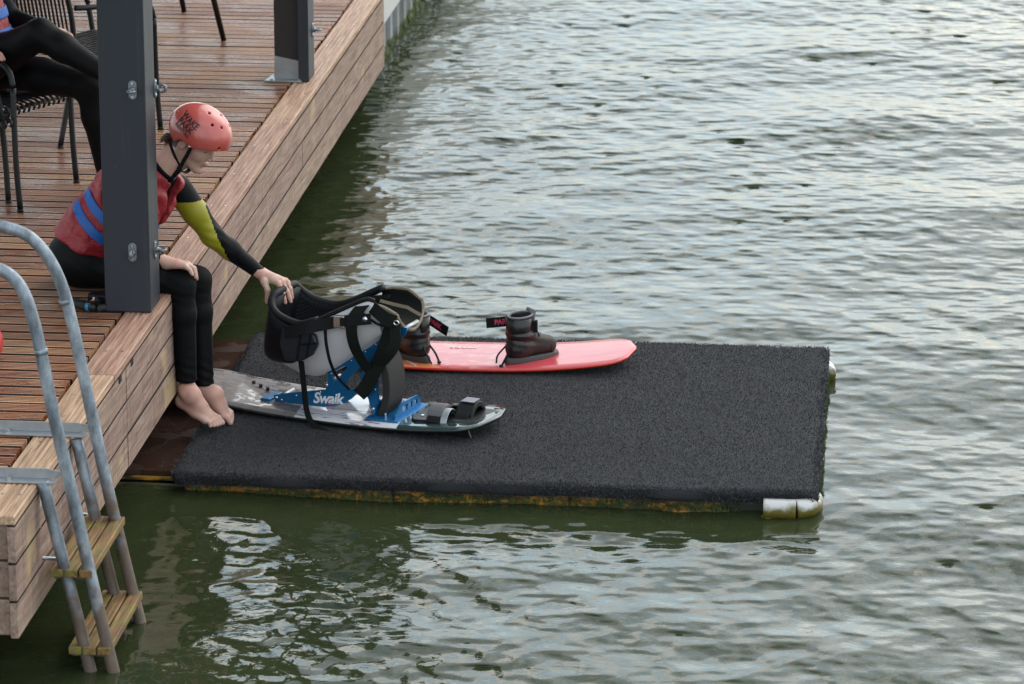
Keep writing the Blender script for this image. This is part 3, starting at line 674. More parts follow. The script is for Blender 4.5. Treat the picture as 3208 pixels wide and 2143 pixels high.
lining = plain('grey_lining', (.17, .17, .19), .7)
pink = plain('crimson_print', (.52, .05, .10), .5)
def boot(pos, ang, strap_dir, txt):
    bt = bpy.data.objects.new('boot', None); COL.objects.link(bt); bt.parent = RB; bt.location = pos; bt.rotation_euler = (0, 0, ang); bt.scale = (.93, .93, .96)
    def bo(nm, g, m, par=None, **k): o = obj(nm, g, m, par or bt, **k); o.matrix_parent_inverse = Matrix.Identity(4); return o
    ol = []
    for i in range(40):
        t = 2*math.pi*i/40; x = math.cos(t); y = math.sin(t); ol.append((.012+x*.150, math.copysign(abs(y)**.8, y)*(.050+.009*x)))
    so_ = bo('sole', B().loft([[(a*1.0, b, 0) for a, b in ol], [(a*1.01, b*1.02, .016) for a, b in ol], [(a*.985, b*.96, .030) for a, b in ol]]), rubber, sm=False, bev=.004)
    def F(P):
        f = smin(c_cone(P, (-.075, 0, .066), (.105, 0, .058), .047, .040), c_cone(P, (.03, 0, .09), (.10, 0, .065), .042, .036), .03)
        sh = c_cone(P*np.array([.92, 1.08, 1]), (-.055*.92, 0, .07), (-.050*.92, 0, .232), .052, .060)
        fl = c_ell(P, (-.05, 0, .135), (.075, .066, .022)); d = smin(smin(f, sh, .04), fl, .02)
        d = smax(d, P[:, 2]-.226-.10*np.clip(P[:, 0]+.07, -.05, .1)*.5, .006); d = smax(d, .030-P[:, 2], .006)
        cr_ = .0022*np.sin(P[:, 2]*150+P[:, 0]*40)*np.exp(-((P[:, 2]-.11)/.03)**2); hole = c_cone(P*np.array([.92, 1.08, 1]), (-.051*.92, 0, .13), (-.051*.92, 0, .3), .042, .050)
        return smax(d+cr_, -hole, .004)
    up = soft('upper', F, (-.15, -.085, .02), (.17, .085, .235), .005, [leather.mat, canvas], bt, 1, slot=lambda c: (c[:, 0]+.25*c[:, 2] > .028).astype(int))
    up.matrix_parent_inverse = Matrix.Identity(4)
    bo('collar_trim', B().tube([(-.053+math.cos(t)*.062, math.sin(t)*.053, .223+.05*np.clip(-.053+math.cos(t)*.062+.07, -.05, .1)) for t in [2*math.pi*i/28 for i in range(28)]], .0055, 8, closed=True), lining, sm=True)
    bo('tongue', B().ribbon(smooth([(.012, 0, .12), (.004, 0, .18), (.008, 0, .230), (.016, 0, .243)], 4), .07, .010, (0, 1, 0)), lining, sm=True)
    # cuff flap around the shaft, and the open strap carrying letters
    fl = []
    for zz, k_ in ((.118, 1.0), (.17, 1.03), (.214, 1.05)): fl.append([(-.056+math.cos(t)*.066*k_, math.sin(t)*.057*k_, zz) for t in [rad(150)+(rad(150))*i/16 for i in range(17)]])
    cf = bo('cuff_flap', B().loft(fl, False, False), leather.mat, sm=True); q = cf.modifiers.new('s', 'SOLIDIFY'); q.thickness = .004
    bo('velcro_tab', B().box((.006, -.035, .17), (.03, .03, .055), Matrix.Rotation(rad(-40), 3, 'Z')), MT['black_fab'], bev=.003)
    for k_ in range(4): bo('lace', B().tube([(.035+.018*k_, -.035, .118-.014*k_), (.045+.018*k_, 0, .133-.014*k_), (.035+.018*k_, .035, .118-.014*k_)], .004, 6), MT['black_fab'], sm=True)
    bo('toe_panel', B().tube(smooth([(.105, -.040, .035), (.10, -.043, .065), (.095, -.03, .09), (.09, 0, .100)], 4), .005, 6), canvas, sm=True)
    bo('heel_strap', B().ribbon(smooth([(-.115, -.02, .085), (-.15, -.03, .045), (-.175, -.03, .008)], 4), .010, .005, (0, 1, .2)), MT['black_fab'])
    bo('heel_strap', B().ribbon(smooth([(-.115, .02, .085), (-.16, .03, .04), (-.175, .02, .006)], 4), .008, .004, (0, 1, .2)), MT['black_fab'])
    bo('strap_anchor', B().ball((-.178, -.028, .006), (.012, .010, .007)), MT['black_metal'], sm=True)
    A = Matrix.Rotation(-ang, 3, 'Z')
    a0 = A @ Vector(strap_dir[0]); a1 = A @ Vector(strap_dir[1]); dv = nrm(a1-a0)
    st = bo('cuff_strap', B().ribbon([a0, a0+(a1-a0)*.5, a1], .048, .005, (0, 0, 1)), MT['black_fab'], bev=.001)
    vdir = A @ Vector((0, -1, 0)); upv = nrm(np.array([0, 0, 1.])-dv*dv[2]); ex = dv if dv@np.array(A @ Vector((1, 0, 0))) > 0 else -dv; out_ = np.cross(ex, upv)
    me = text_mesh(txt[0], .034, .0015, 0, .0012, .9); map_mesh(me, frame_map(np.array(a0)+(np.array(a1)-np.array(a0))*txt[1]+out_*.0032, ex, upv, out_)); bo('lettering', me, pink, st)
    return bt
def rloc(x, y, z): q = D(x, y, 2, z); M_ = RB.matrix_basis if False else Matrix.Translation(RB.location) @ Matrix.Rotation(rad(1.0), 4, 'Z'); return M_.inverted() @ Vector([float(t) for t in q])
pR = rloc(1213, 820, ZM+.034); pL = rloc(936, 815, ZM+.034); pR.z = pL.z = .0245
boot(pR, rad(38), ((-.085, .0, .186), (-.205, -.02, .177)), ('PARK', .36))
boot(pL, rad(142), ((.09, .02, .186), (.195, -.055, .145)), ('PARK', .42))

# ---- sit board: a seat frame on a wakeboard
ang = rad(-18.5); eu = np.array([math.cos(ang), math.sin(ang), 0]); ev = np.array([-math.sin(ang), math.cos(ang), 0])
tp = D(1143, 955, 2, ZM+.075); SC = np.array([tp[0], tp[1], 0])-eu*.70+ev*.012; SC[2] = ZM
SB = LT('sit_wakeboard', 'adaptive sit wakeboard with white bucket seat on a blue metal frame', 'sit wakeboard', SC, ang)
def SL(x, y, v):
    P = DP(x, y, SC+ev*v, ev); q = P-SC; return np.array([q@eu, v, q[2]])
sm_ = NT('sit_board_top'); p = sm_.oc(); sx = sm_.n('SeparateXYZ', {0: p}); ux = sm_.math('ADD', sx.outputs[0], sm_.math('MULTIPLY', sx.outputs[1], .25))
wetn = sm_.noise(sm_.mapv(p, (5, 9, 1)), 3, 4, .6, .6); wetm = sm_.ramp(wetn, [(.50, 0.0), (.53, 1.0)])
graph = sm_.ramp(sm_.noise(sm_.mapv(p, (4, 16, 1)), 1.3, 3, .5, 1.2), [(.56, 0.0), (.58, .8), (.64, .8), (.66, 0.0)])
white = sm_.mix(graph, (.58, .57, .60), (.15, .15, .20)); grey = (.165, .155, .155); dark = sm_.mix(sm_.noise(p, 6, 3), (.010, .022, .024), (.035, .060, .060))
m1 = sm_.math('GREATER_THAN', ux, -.215); m2 = sm_.math('GREATER_THAN', ux, .265)
col = sm_.mix(m2, sm_.mix(m1, grey, white), dark); nzz = sm_.n('SeparateXYZ', {0: sm_.n('NewGeometry').outputs['Normal']}).outputs[2]
col = sm_.mix(sm_.ramp(nzz, [(.5, 1.0), (.75, 0.0)]), col, (.012, .018, .018))
sm_.set(col=col, rough=sm_.mix(wetm, sm_.mix(m1, (.55, .55, .55), (.22, .22, .22)), (.05, .05, .05)), coat=.2)
bg_ = board_geom(.76, .43, .022, .058, .1); bg_.v = [(x-.06, y, z+.002) for x, y, z in bg_.v]
sbb = lob('board', bg_, sm_.mat, SB, sm=True)
for u, v in ((-.52, .10), (-.47, .07), (-.42, .04)): lob('bolt', B().tube([(u, v, .03), (u, v, .052)], .008, 8), MT['black_metal'], SB, sbb)
lob('fin', B().prism([(.50, -.03), (.62, -.03), (.60, .02), (.52, .02)], lambda p_, q_, t: (p_, t-.12, q_+.03), 0, .012), MT['black_metal'], SB, sbb)
# bucket seat: stations give the rim on the near side, the keel, and the half width
stn = [((636, 675), (640, 800), .070), ((622, 695), (634, 808), .125), ((632, 722), (650, 826), .152), ((668, 743), (688, 848), .168), ((705, 747), (724, 858), .172), ((755, 727), (765, 852), .170),
       ((800, 707), (810, 826), .165), ((843, 691), (855, 793), .160), ((872, 702), (890, 770), .150)]
def section(rim, keel, hw, fd=0.0, n=18, inset=0.0, lift=0.0, p1=.72, p2=1.35, a0=0.0, a1=math.pi):
    o = []
    for j in range(n+1):
        t = a0+(a1-a0)*j/n; c, s = math.cos(t), max(0, math.sin(t)); q = s**p2
        v = -math.copysign(abs(c)**p1, c)*(hw-inset); u = rim[0]+(keel[0]-rim[0])*q; z = rim[2]+lift*(1-q)+(keel[2]+inset-rim[2]-lift*(1-q))*q-fd*(1-q)*max(0, v/hw)**2; o.append((u, v, z))
    return o
ST = []
for (r, k, hw) in stn:
    ST.append((SL(r[0], r[1], -hw), SL(k[0], k[1], -.02), hw))
def dens(st, k=4):
    r = smooth([np.concatenate([a, b, [h]]) for a, b, h in st], k); return [(q[:3], q[3:6], q[6]) for q in r]
SD = dens(ST)
def shell_loft(st, inset=0.0, lift=0.0, cap=False, **k):
    g = B().loft([section(a, b, h, fd=max(0.0, (i_-20)*.0085) if len(st) > 20 else 0, inset=inset, lift=lift, **k) for i_, (a, b, h) in enumerate(st)], False, False)
    if cap:
        n = len(section(*st[0])); g.f.append(tuple(range(n))); g.m.append(0)
    return g
semi = plain('translucent_white_plastic', (.64, .62, .64), .30, var=.05, scale=6, sss=0.0)
bk = lob('bucket', shell_loft(SD, cap=True), semi, SB, sm=True); q = bk.modifiers.new('s', 'SOLIDIFY'); q.thickness = .006; q.offset = 0
quilt = NT('black_quilted_liner'); p = quilt.oc(); w1 = quilt.n('TexWave', {'Vector': quilt.mapv(p, (1, 1, 1)), 'Scale': 34.0, 'Distortion': 0}, wave_type='BANDS', bands_direction='DIAGONAL').outputs['Fac']
w2 = quilt.n('TexWave', {'Vector': quilt.mapv(p, (-1, 1, 1)), 'Scale': 34.0}, wave_type='BANDS', bands_direction='DIAGONAL').outputs['Fac']
quilt.set(col=(.005, .0055, .008), rough=.65, spec=.2, normal=quilt.bump(quilt.math('MULTIPLY', w1, w2), .4, .008))
ln_ = lob('liner', shell_loft(SD[0:27], inset=.012, lift=.008, cap=True), quilt.mat, SB, bk, sm=True); q = ln_.modifiers.new('s', 'SOLIDIFY'); q.thickness = .008
near = [np.array(section(a, b, h)[0])+np.array([0, 0, .010]) for a, b, h in SD]; farr = [np.array(section(a, b, h)[-1])+np.array([0, 0, .010]) for a, b, h in SD]
lob('padded_rim', B().tube(smooth(near[18::-3]+farr[0:26:3], 4), .0165, 12), MT['neoprene'], SB, bk, sm=True)
lob('rim_piping', B().tube(smooth(near[14:31:2], 3), .010, 8), MT['neoprene'], SB, bk, sm=True)
# padded black back wrap and side pad
pad = plain('black_pad_fabric', (.005, .0055, .008), .6, var=.2, scale=30, bump=.35, bscale=120, spec=.22)
def wrap(st, grow, a1, drop=0.0, **k):
    rg = []
    for a, b, h in st: rg.append(section(a-np.array([grow*.8, 0, .0]) if False else a, b-np.array([0, 0, grow]), h+grow, lift=-drop, **k))
    return rg
kp = dens([(SL(r[0]+5, r[1], -hw), SL(k_[0], k_[1], -.02), hw+.02) for i_, ((r, _k, hw), k_) in enumerate(zip(stn[:5], ((630, 804), (628, 810), (646, 818), (690, 822), (718, 812))))]); wr = kp[:15]
bw = lob('back_pad', shell_loft(wr, lift=-.004, cap=True, p1=.5, p2=.9), pad, SB, bk, sm=True); q = bw.modifiers.new('s', 'SOLIDIFY'); q.thickness = .016; q.offset = 0
hp = [SL(x, y, -.205) for x, y in ((648, 752), (690, 756), (722, 768), (728, 790), (716, 815), (690, 829), (655, 826), (642, 790))]
g = B().loft([[h_+np.array([0, o_, 0]) for h_ in hp] for o_ in (.022, -.002, -.010)]); hpad = lob('hip_pad', g, plain('blue_black_vinyl', (.009, .013, .021), .45, bump=.2), SB, bk, bev=.008, bseg=3)
for a, b in (((690, 760), (680, 826)), ((712, 764), (702, 820)), ((688, 790), (727, 787))): lob('stitched_band', B().ribbon([SL(*a, -.217), SL(*b, -.217)], .010, .004, (1, 0, .3)), pad, SB, hpad)
# front leg cradle with tan binding
cz = []
for (x, y), hw, dp in (((842, 706), .150, .055), ((868, 703), .150, .080), ((905, 706), .140, .090), ((938, 727), .125, .080)):
    c_ = SL(x, y, .03); cz.append([(c_[0]+.02*math.sin(t), .03-math.cos(t)*hw, c_[2]+.03-math.sin(t)*dp+.012*abs(math.cos(t))) for t in [math.pi*i/14 for i in range(15)]])
cg = lob('leg_cradle', B().loft(cz, False, False), plain('black_foam_cradle', (.004, .004, .004), .75, spec=.12), SB, sm=True); q = cg.modifiers.new('s', 'SOLIDIFY'); q.thickness = .014
tan = plain('tan_binding', (.16, .13, .085), .6)
lob('cradle_binding', B().tube([np.array(c) for c in cz[-1]], .010, 8), tan, SB, cg, sm=True)
for e_ in (0, -1): lob('cradle_binding', B().tube(smooth([c[e_] for c in cz], 4), .009, 8), tan, SB, cg, sm=True)
lob('velcro_strip', B().ribbon([np.array(c[10])+np.array([0, -.006, .012]) for c in cz], .026, .004, (0, .6, .8)), tan, SB, cg)
# webbing
def strap(pts, wd, mat_, side=(0, .25, 1), th_=.003, k=6, par=None, nm='strap'):
    return lob(nm, B().ribbon(smooth([SL(x, y, v) for x, y, v in pts], k), wd, th_, side), mat_, SB, par, sm=False)
BF, OF = MT['black_fab'], MT['olive_fab']
strap([(652, 762, -.226), (700, 752, -.226), (740, 744, -.20), (775, 738, -.19), (805, 735, -.186)], .050, BF)
lob('buckle', B().box(SL(777, 738, -.197), (.052, .012, .056)), MT['steel'], SB, bev=.004); lob('buckle_slot', B().box(SL(784, 738, -.206), (.020, .004, .036)), MT['black_metal'], SB)
strap([(790, 736, -.190), (830, 733, -.186), (850, 731, -.184)], .046, BF)
lob('snap', B().ball(SL(836, 732, -.192), (.013, .007, .013)), MT['steel'], SB, sm=True)
strap([(838, 693, -.150), (822, 712, -.176), (808, 735, -.183), (806, 765, -.186), (815, 800, -.170), (835, 835, -.12), (856, 858, -.085)], .052, OF, (1, 0, .15))
strap([(838, 692, -.150), (862, 712, -.158), (884, 730, -.150), (905, 738, -.12)], .058, OF, (.2, 0, 1))
strap([(905, 735, -.11), (893, 762, -.105), (880, 800, -.105), (862, 842, -.105), (838, 888, -.105), (822, 905, -.100)], .062, OF, (1, 0, .35))
strap([(904, 742, -.108), (906, 785, -.125), (888, 815, -.125), (852, 850, -.095)], .05, OF, (1, 0, .1))
strap([(690, 828, -.19), (696, 880, -.20), (701, 930, -.215), (712, 965, -.235), (738, 987, -.255), (777, 1000, -.275)], [.026]*36+[.020], BF, (1, 0, .1))
strap([(745, 752, -.19), (748, 790, -.19), (757, 830, -.185), (772, 862, -.14), (800, 893, -.085)], .014, BF, (1, 0, .1))
strap([(818, 708, -.17), (870, 745, -.15), (905, 742, -.12)], .010, BF, (0, 0, 1))
for x, y in ((886, 730), (908, 740)): lob('strap_ring', B().tube([SL(x, y, -.135)+np.array([.012*math.cos(t), 0, .009*math.sin(t)]) for t in [2*math.pi*i/14 for i in range(14)]], .0028, 6, closed=True), MT['steel'], SB, sm=True)
# blue plates
blue = NT('blue_anodised'); p = blue.oc(); blue.set(col=blue.mix(blue.noise(p, 12, 3), (.008, .12, .30), (.014, .18, .42)), rough=.36, metal=.55)
def plate(nm, pts, holes, v, th_, par=None):
    P = lambda l: [tuple(SL(x, y, v)[[0, 2]]) for x, y in l]
    me = curve_shape(P(pts), [P(h) for h in holes], th_, .0012); map_mesh(me, frame_map((0, v, 0), (1, 0, 0), (0, 0, 1), (0, -1, 0))); return lob(nm, me, blue.mat, SB, par)
arm = [(628, 906), (660, 901), (748, 893), (753, 872), (752, 852), (766, 838), (800, 824), (850, 795), (890, 765), (918, 748), (934, 752), (930, 765), (905, 792), (880, 820), (868, 842), (866, 870), (870, 940), (852, 944), (846, 915), (840, 902), (832, 897), (820, 900), (808, 912), (792, 922), (770, 929), (742, 932), (690, 926), (632, 919)]
hole1 = [(792, 890), (796, 872), (812, 853), (832, 838), (836, 846), (826, 862), (832, 878), (826, 890), (806, 893)]
hole2 = [(762, 862), (768, 848), (790, 838), (798, 842), (784, 858), (776, 872), (766, 872)]
for v in (-.070, .070): plate('side_plate', arm, [hole1, hole2], v, .008)
for (x, y) in ((640, 912), (748, 880), (800, 832), (870, 790), (925, 755), (858, 925)): 
    a = SL(x, y, -.066); lob('cross_pin', B().tube([a, a+np.array([0, .132, 0])], .010, 10), MT['zinc'], SB, sm=True)
for (x, y, r_) in ((749, 882, .009), (634, 911, .010), (646, 916, .006), (680, 906, .005), (735, 898, .005), (757, 845, .005), (760, 856, .004), (860, 880, .005), (861, 892, .005), (864, 868, .004), (806, 826, .004), (838, 806, .004), (862, 790, .004), (884, 772, .004), (700, 922, .005), (856, 938, .011)):
    a = SL(x, y, -.0745); lob('rivet', B().tube([a, a-np.array([0, .005, 0])], [r_, r_*.7], 10), MT['steel'], SB, sm=True)
me = text_mesh('Swaik', .066, .001, .22, .0016, .92); q0 = SL(751, 914, -.0752); map_mesh(me, frame_map(q0, np.array([.995, 0, .085]), np.array([0, 0, 1.0]), np.array([0, -1., 0]))); lob('lettering', me, plain('pale_print', (.72, .76, .80), .5), SB)
for (x0, x1, y, cm) in ((752, 761, 926, pink), (763, 779, 924, None)): lob('print_bar', B().ribbon([SL(x0, y, -.0752), SL(x1, y-1.2, -.0752)], .008, .001, (0, 0, 1)), cm or plain('pale_print_small', (.5, .56, .62), .5), SB)
# rear clamp, front foot, shin pad
zz0 = .032
a = SL(582, 921, -.06); b = SL(622, 931, -.06); lob('clamp_rod', B().tube([a, b], .013, 12), MT['black_metal'], SB, sm=True)
for x, y, w_ in ((611, 929, .030), (652, 934, .042)): lob('clamp_block', B().box(SL(x, y, -.075), (w_, .05, .03)), MT['zinc'], SB, bev=.003)
lob('clamp_plate', B().box(SL(672, 936, -.05), (.075, .10, .008)), MT['zinc'], SB, bev=.002)
lob('pivot_block', B().box(SL(622, 914, -.03), (.045, .12, .035)), blue.mat, SB, bev=.003); lob('pivot_block', B().box(SL(640, 905, .03), (.05, .10, .02)), MT['black_metal'], SB, bev=.003)
ft = [SL(818, 972, -.165), SL(893, 976, -.165)]; u0, u1 = ft[0][0]+.0, SL(938, 947, .02)[0]
fp = lob('front_foot', B().bx(u0+.03, u0+.185, -.150, .150, .030, .038), blue.mat, SB, bev=.002)
for uu in (u0+.055, u0+.155):
    me = curve_shape([(-.13, 0), (.13, 0), (.13, .022), (.10, .048), (.03, .052), (-.06, .052), (-.10, .030)], [[(-.05, .012), (0, .012), (0, .038), (-.05, .038)], [(.02, .012), (.045, .012), (.045, .038), (.02, .038)], [(.07, .012), (.10, .012), (.09, .034), (.07, .036)]], .008)
    map_mesh(me, frame_map((uu, 0, .0385), (0, 1, 0), (0, 0, 1), (1, 0, 0))); lob('foot_flange', me, blue.mat, SB, fp)
for vv in (-.10, .10): lob('bolt', B().tube([(u0+.105, vv, .038), (u0+.105, vv, .056)], .009, 8), MT['steel'], SB, fp)
sp = [SL(x, y, -.02) for x, y in ((888, 812), (900, 845), (903, 885), (898, 920), (888, 944))]
lob('shin_pad', B().ribbon(smooth(sp, 5), .155, .034, (0, 1, 0)), plain('dark_grey_foam', (.018, .017, .016), .8, bump=.4, bscale=200), SB, bev=.006)
# toe binding on the nose
bb = .46; f0 = SL(1003, 962, -.10)
bp_ = lob('binding_plate', B().loft([[(u, v, .030+.014*max(0, (u-.34)/.26)**2*4*.25+dz) for u, v in [(.355+.0, -.115), (.60, -.095), (.645, -.07), (.645, .10), (.60, .115), (.355, .12), (.33, .09), (.33, -.09)]] for dz in (0.004, .018)]), MT['black_metal'], SB, bev=.004)
for k_ in range(3): lob('bolt', B().tube([(.37+.03*k_, -.06, .045), (.37+.03*k_, -.06, .055)], .007, 8), MT['steel'], SB, bp_)
def arch(u, v0, v1, h_, wd, mat_, th_=.02, nm='toe_strap', tilt=0.0):
    pts = [(u+tilt*t, v0+(v1-v0)*t, .045+h_*math.sin(math.pi*min(1, max(0, t)))**.6) for t in [i/12 for i in range(13)]]
    return lob(nm, B().ribbon(pts, wd, th_, (1, 0, 0)), mat_, SB, bev=.006, sm=False)
greyp = plain('grey_padding', (.10, .10, .11), .7, bump=.3, bscale=200)
arch(.445, -.125, .10, .042, .062, MT['black_fab'], .008); arch(.440, -.10, .02, .052, .070, greyp, .022, 'toe_strap_pad'); 
arch(.545, -.07, .13, .046, .062, MT['black_fab'], .008); t2 = arch(.545, -.03, .11, .055, .080, MT['neoprene'], .024, 'toe_strap_pad')
lob('woven_label', B().bx(.515, .575, .010, .075, .1132, .1152), plain('label_white', (.20, .20, .24), .6, var=.4, scale=90), SB, t2)
arch(.49, -.115, .0, .05, .03, MT['zinc'], .004, 'ratchet')
# ------------------------------------------------------------------ cafe chairs
def chair(label, pos, ang, group=None):
    t = thing('armchair', label, 'chair', (pos[0], pos[1], 0), group); t.rotation_euler = (0, 0, ang)
    bmx = MT['black_metal']
    def part(nm, g, **k): o = obj(nm, g, bmx, t, sm=True, **k); o.matrix_parent_inverse = Matrix.Identity(4); return o
    W = .24; r = .0135
    for s in (-1, 1):
        part('front_leg', B().tube(smooth([(.270, s*W, .004), (.258, s*(W-.004), .20), (.245, s*(W+.004), .42), (.232, s*(W+.018), .56)], 4), r, 10))
        part('armrest', B().tube(smooth([(.232, s*(W+.018), .565), (.205, s*(W+.022), .63), (.14, s*(W+.025), .660), (0, s*(W+.025), .665), (-.16, s*(W+.015), .668), (-.235, s*(W-.005), .672)], 5), r, 10))
        part('rear_leg', B().tube(smooth([(-.345, s*(W-.01), .004), (-.285, s*(W-.015), .22), (-.235, s*(W-.012), .44)], 4), r, 10))
        part('back_upright', B().tube(smooth([(-.235, s*(W-.012), .445), (-.25, s*(W-.01), .62), (-.275, s*(W-.02), .76), (-.287, s*(W-.045), .815)], 4), r, 10))
        part('foot_cap', B().tube([(.270, s*W, .0), (.270, s*W, .012)], r+.0015, 10)); part('foot_cap', B().tube([(-.345, s*(W-.01), 0), (-.342, s*(W-.01), .012)], r+.0015, 10))
        part('seat_rail', B().tube([(.245, s*(W-.006), .415), (0, s*(W-.012), .405), (-.235, s*(W-.016), .41)], .010, 8))
    part('top_rail', B().tube(smooth([(-.287, -W+.045, .815), (-.293, -.12, .832), (-.295, 0, .836), (-.293, .12, .832), (-.287, W-.045, .815)], 4), r, 10))
    for x, z in ((.215, .405), (-.16, .392)): part('cross_rail', B().tube([(x, -W+.01, z), (x, W-.01, z)], .009, 8))
    n = 13
    for i in range(n):
        y = -W+.032+(2*W-.064)*i/(n-1); yb = y*.90
        part('slat', B().tube(smooth([(.262, y, .395), (.268, y, .412), (.255, y, .428), (.20, y, .437), (0, y, .420), (-.13, y, .415), (-.195, yb, .435), (-.232, yb, .50), (-.262, yb, .66), (-.290, yb, .822)], 4), .0075, 6, flat=.7))
    return t
cC, cD = D(175, 418, 2, 0), D(20, 465, 2, 0); fm = (cC+cD)/2; fa = math.atan2(-(cC-cD)[0], (cC-cD)[1])
fdir = np.array([math.cos(fa), math.sin(fa), 0]); ch1 = fm-fdir*.27
C1 = chair('black slatted metal armchair in which the crossed-legged person sits', ch1, fa)
cE = D(47, 485, 2, 0); a2_ = rad(-34); off = np.array([math.cos(a2_)*.27-math.sin(a2_)*.24, math.sin(a2_)*.27+math.cos(a2_)*.24, 0])
chair('empty black slatted armchair with rounded armrest, by the crossed-legged person', cE-off, a2_)
cB = D(138, 340, 2, 0); a3 = rad(50); off = np.array([-math.cos(a3)*.345+math.sin(a3)*.23, -math.sin(a3)*.345-math.cos(a3)*.23, 0])
chair('empty black armchair standing behind the dark grey square post', cB-off, a3)
# table of which only two legs show
l1, l2 = D(513, 95, 2, 0), D(422, 28, 2, 0); e1 = nrm(l2-l1); e2 = np.array([-e1[1], e1[0], 0]); ln12 = np.linalg.norm(l2-l1)
tb = thing('deck_table', 'black tube-legged table on the planks near the brown-core post', 'table', (l1+l2)/2+e2*.8)
cts = [l1, l2, l2+e2*1.6, l1+e2*1.6]; cen = sum(cts)/4
for q in cts: 
    ins = q+(cen-q)*.18; obj('leg', B().tube([q+np.array([0, 0, .004]), ins+np.array([0, 0, .72])], [.015, .019], 12), MT['black_metal'], tb, True)
obj('table_top', B().prism([(tuple((q-cen)[:2]*1.02)) for q in cts], lambda p, q, t: (cen[0]+p, cen[1]+q, t), .722, .748), MT['black_metal'], tb, bev=.005)

# ------------------------------------------------------------------ people
suit = plain('wetsuit_neoprene', (.0030, .0034, .0045), .6, var=.25, scale=14, bump=.10, bscale=45, spec=.16)
kneem = plain('wetsuit_knee_panel', (.0055, .0055, .006), .7, var=.2, scale=60, bump=.25, bscale=700, spec=.12)
yelm = plain('yellow_neoprene', (.30, .275, .012), .5, var=.12, scale=16, bump=.10, bscale=60)
skin = NT('skin'); p = skin.pos(); n = skin.noise(p, 26, 4); n2 = skin.noise(p, 9, 3)
skin.set(col=skin.mix(skin.ramp(n2, [(.42, 0.0), (.66, .75)]), skin.mix(n, (.52, .335, .265), (.60, .40, .32)), (.56, .26, .215)), rough=.46, sss=.12, normal=skin.bump(skin.noise(p, 220, 3), .12, .002))
skin.b.inputs['Subsurface Radius'].default_value = (.012, .004, .002); skin.b.inputs['Subsurface Scale'].default_value = .4
lipm = plain('lips', (.42, .16, .14), .42); browm = plain('brow_hair', (.10, .055, .030), .7); nailm = plain('nails', (.62, .44, .38), .3)
hairm = plain('brown_hair', (.075, .040, .022), .55, var=.4, scale=50)
vestm = NT('red_nylon_vest'); p = vestm.pos(); n = vestm.noise(p, 13, 4, .6, 1.2); vestm.set(col=vestm.mix(vestm.noise(p, 5, 3), (.23, .010, .017), (.34, .022, .032)), rough=.5, normal=vestm.bump(n, .5, .03))
bluem = plain('blue_webbing', (.010, .105, .40), .55, bump=.25, bscale=400)
def J(x, y, Y): return D(x, y, 1, Y)
pe = thing('person', 'person in red helmet, red vest and black wetsuit sitting on the deck edge, reaching down', 'person', (-.35, .47, 0))
# joints
PEL = [J(197, 592, .47), J(238, 520, .475), J(306, 446, .485), J(352, 402, .50)]
SR, SLf = J(292, 420, .345), J(408, 432, .655); LAT = nrm(SLf-SR)
HR, HL = J(215, 604, .40), J(225, 596, .565); KR, KL = J(414, 652, .375), J(452, 642, .560)
AR, AL = J(428, 872, .375), J(468, 880, .530)
ER, WR = J(288, 556, .305), J(374, 601, .345)
EL = J(487, 541, .705); HV = -.0; WL = DP(601, 630, SC+ev*.005, ev)
def torso(P, g=0.0):
    d = None
    for o, rs in ((-.070, (.122, .098, .098, .058)), (0, (.118, .104, .112, .070)), (.070, (.122, .098, .098, .058))):
        e = chain(P, [q+LAT*o for q in PEL], [r+g for r in rs], .03); d = e if d is None else smin(d, e, .04)
    return d
def legs(P, g=0.0):
    a = chain(P, [HR, HR+(KR-HR)*.55, KR, KR+(AR-KR)*.30, AR], [.094+g, .078+g, .060+g, .056+g, .043+g], .025)
    b = chain(P, [HL, HL+(KL-HL)*.55, KL, KL+(AL-KL)*.30, AL], [.094+g, .078+g, .058+g, .054+g, .041+g], .025)
    for_a = (P-AR)@nrm(AR-KR)-.004; for_b = (P-AL)@nrm(AL-KL)-.004
    return np.minimum(np.maximum(a, for_a), np.maximum(b, for_b))
def arms(P, g=0.0):
    a = chain(P, [SR, SR+(ER-SR)*.5, ER, ER+(WR-ER)*.4, WR], [.058+g, .050+g, .043+g, .041+g, .029+g], .02)
    b = chain(P, [SLf, SLf+(EL-SLf)*.5, EL, EL+(WL-EL)*.35, WL], [.060+g, .054+g, .046+g, .043+g, .028+g], .02)
    a = np.maximum(a, np.where((P-ER)@nrm(WR-ER) > .02, (P-WR)@nrm(WR-ER)-.004, -1)); b = np.maximum(b, np.where((P-EL)@nrm(WL-EL) > .02, (P-WL)@nrm(WL-EL)-.004, -1))
    return np.minimum(a, b)
NB = J(372, 388, .495)
def suitF(P, g=0.0):
    d = smin(torso(P, g), legs(P, g), .045); d = smin(d, arms(P, g), .03)
    d = smin(d, c_cone(P, PEL[3], NB, .062+g, .058+g), .02)
    d = np.maximum(d, np.where(P[:, 0] < -.02, .002-P[:, 2], -1))
    # wrinkles behind the knees, at the hips and elbows
    for j, amp in ((KR-np.array([.05, 0, .03]), .003), (KL-np.array([.05, 0, .03]), .003), (HR, .004), (EL, .0018), (HL, .003), (AR+np.array([0, 0, .04]), .0014), (AL+np.array([0, 0, .04]), .002)):
        q = P-j; d = d+1.5*amp*np.sin(q[:, 2]*150+q[:, 0]*70+40*q[:, 1]+2*np.sin(q[:, 1]*60))*np.exp(-(q**2).sum(1)/.006)
    return d
ua = nrm(EL-SLf); YT = J(450, 456, .68)[2]; YX = J(499, 540, .70)[0]
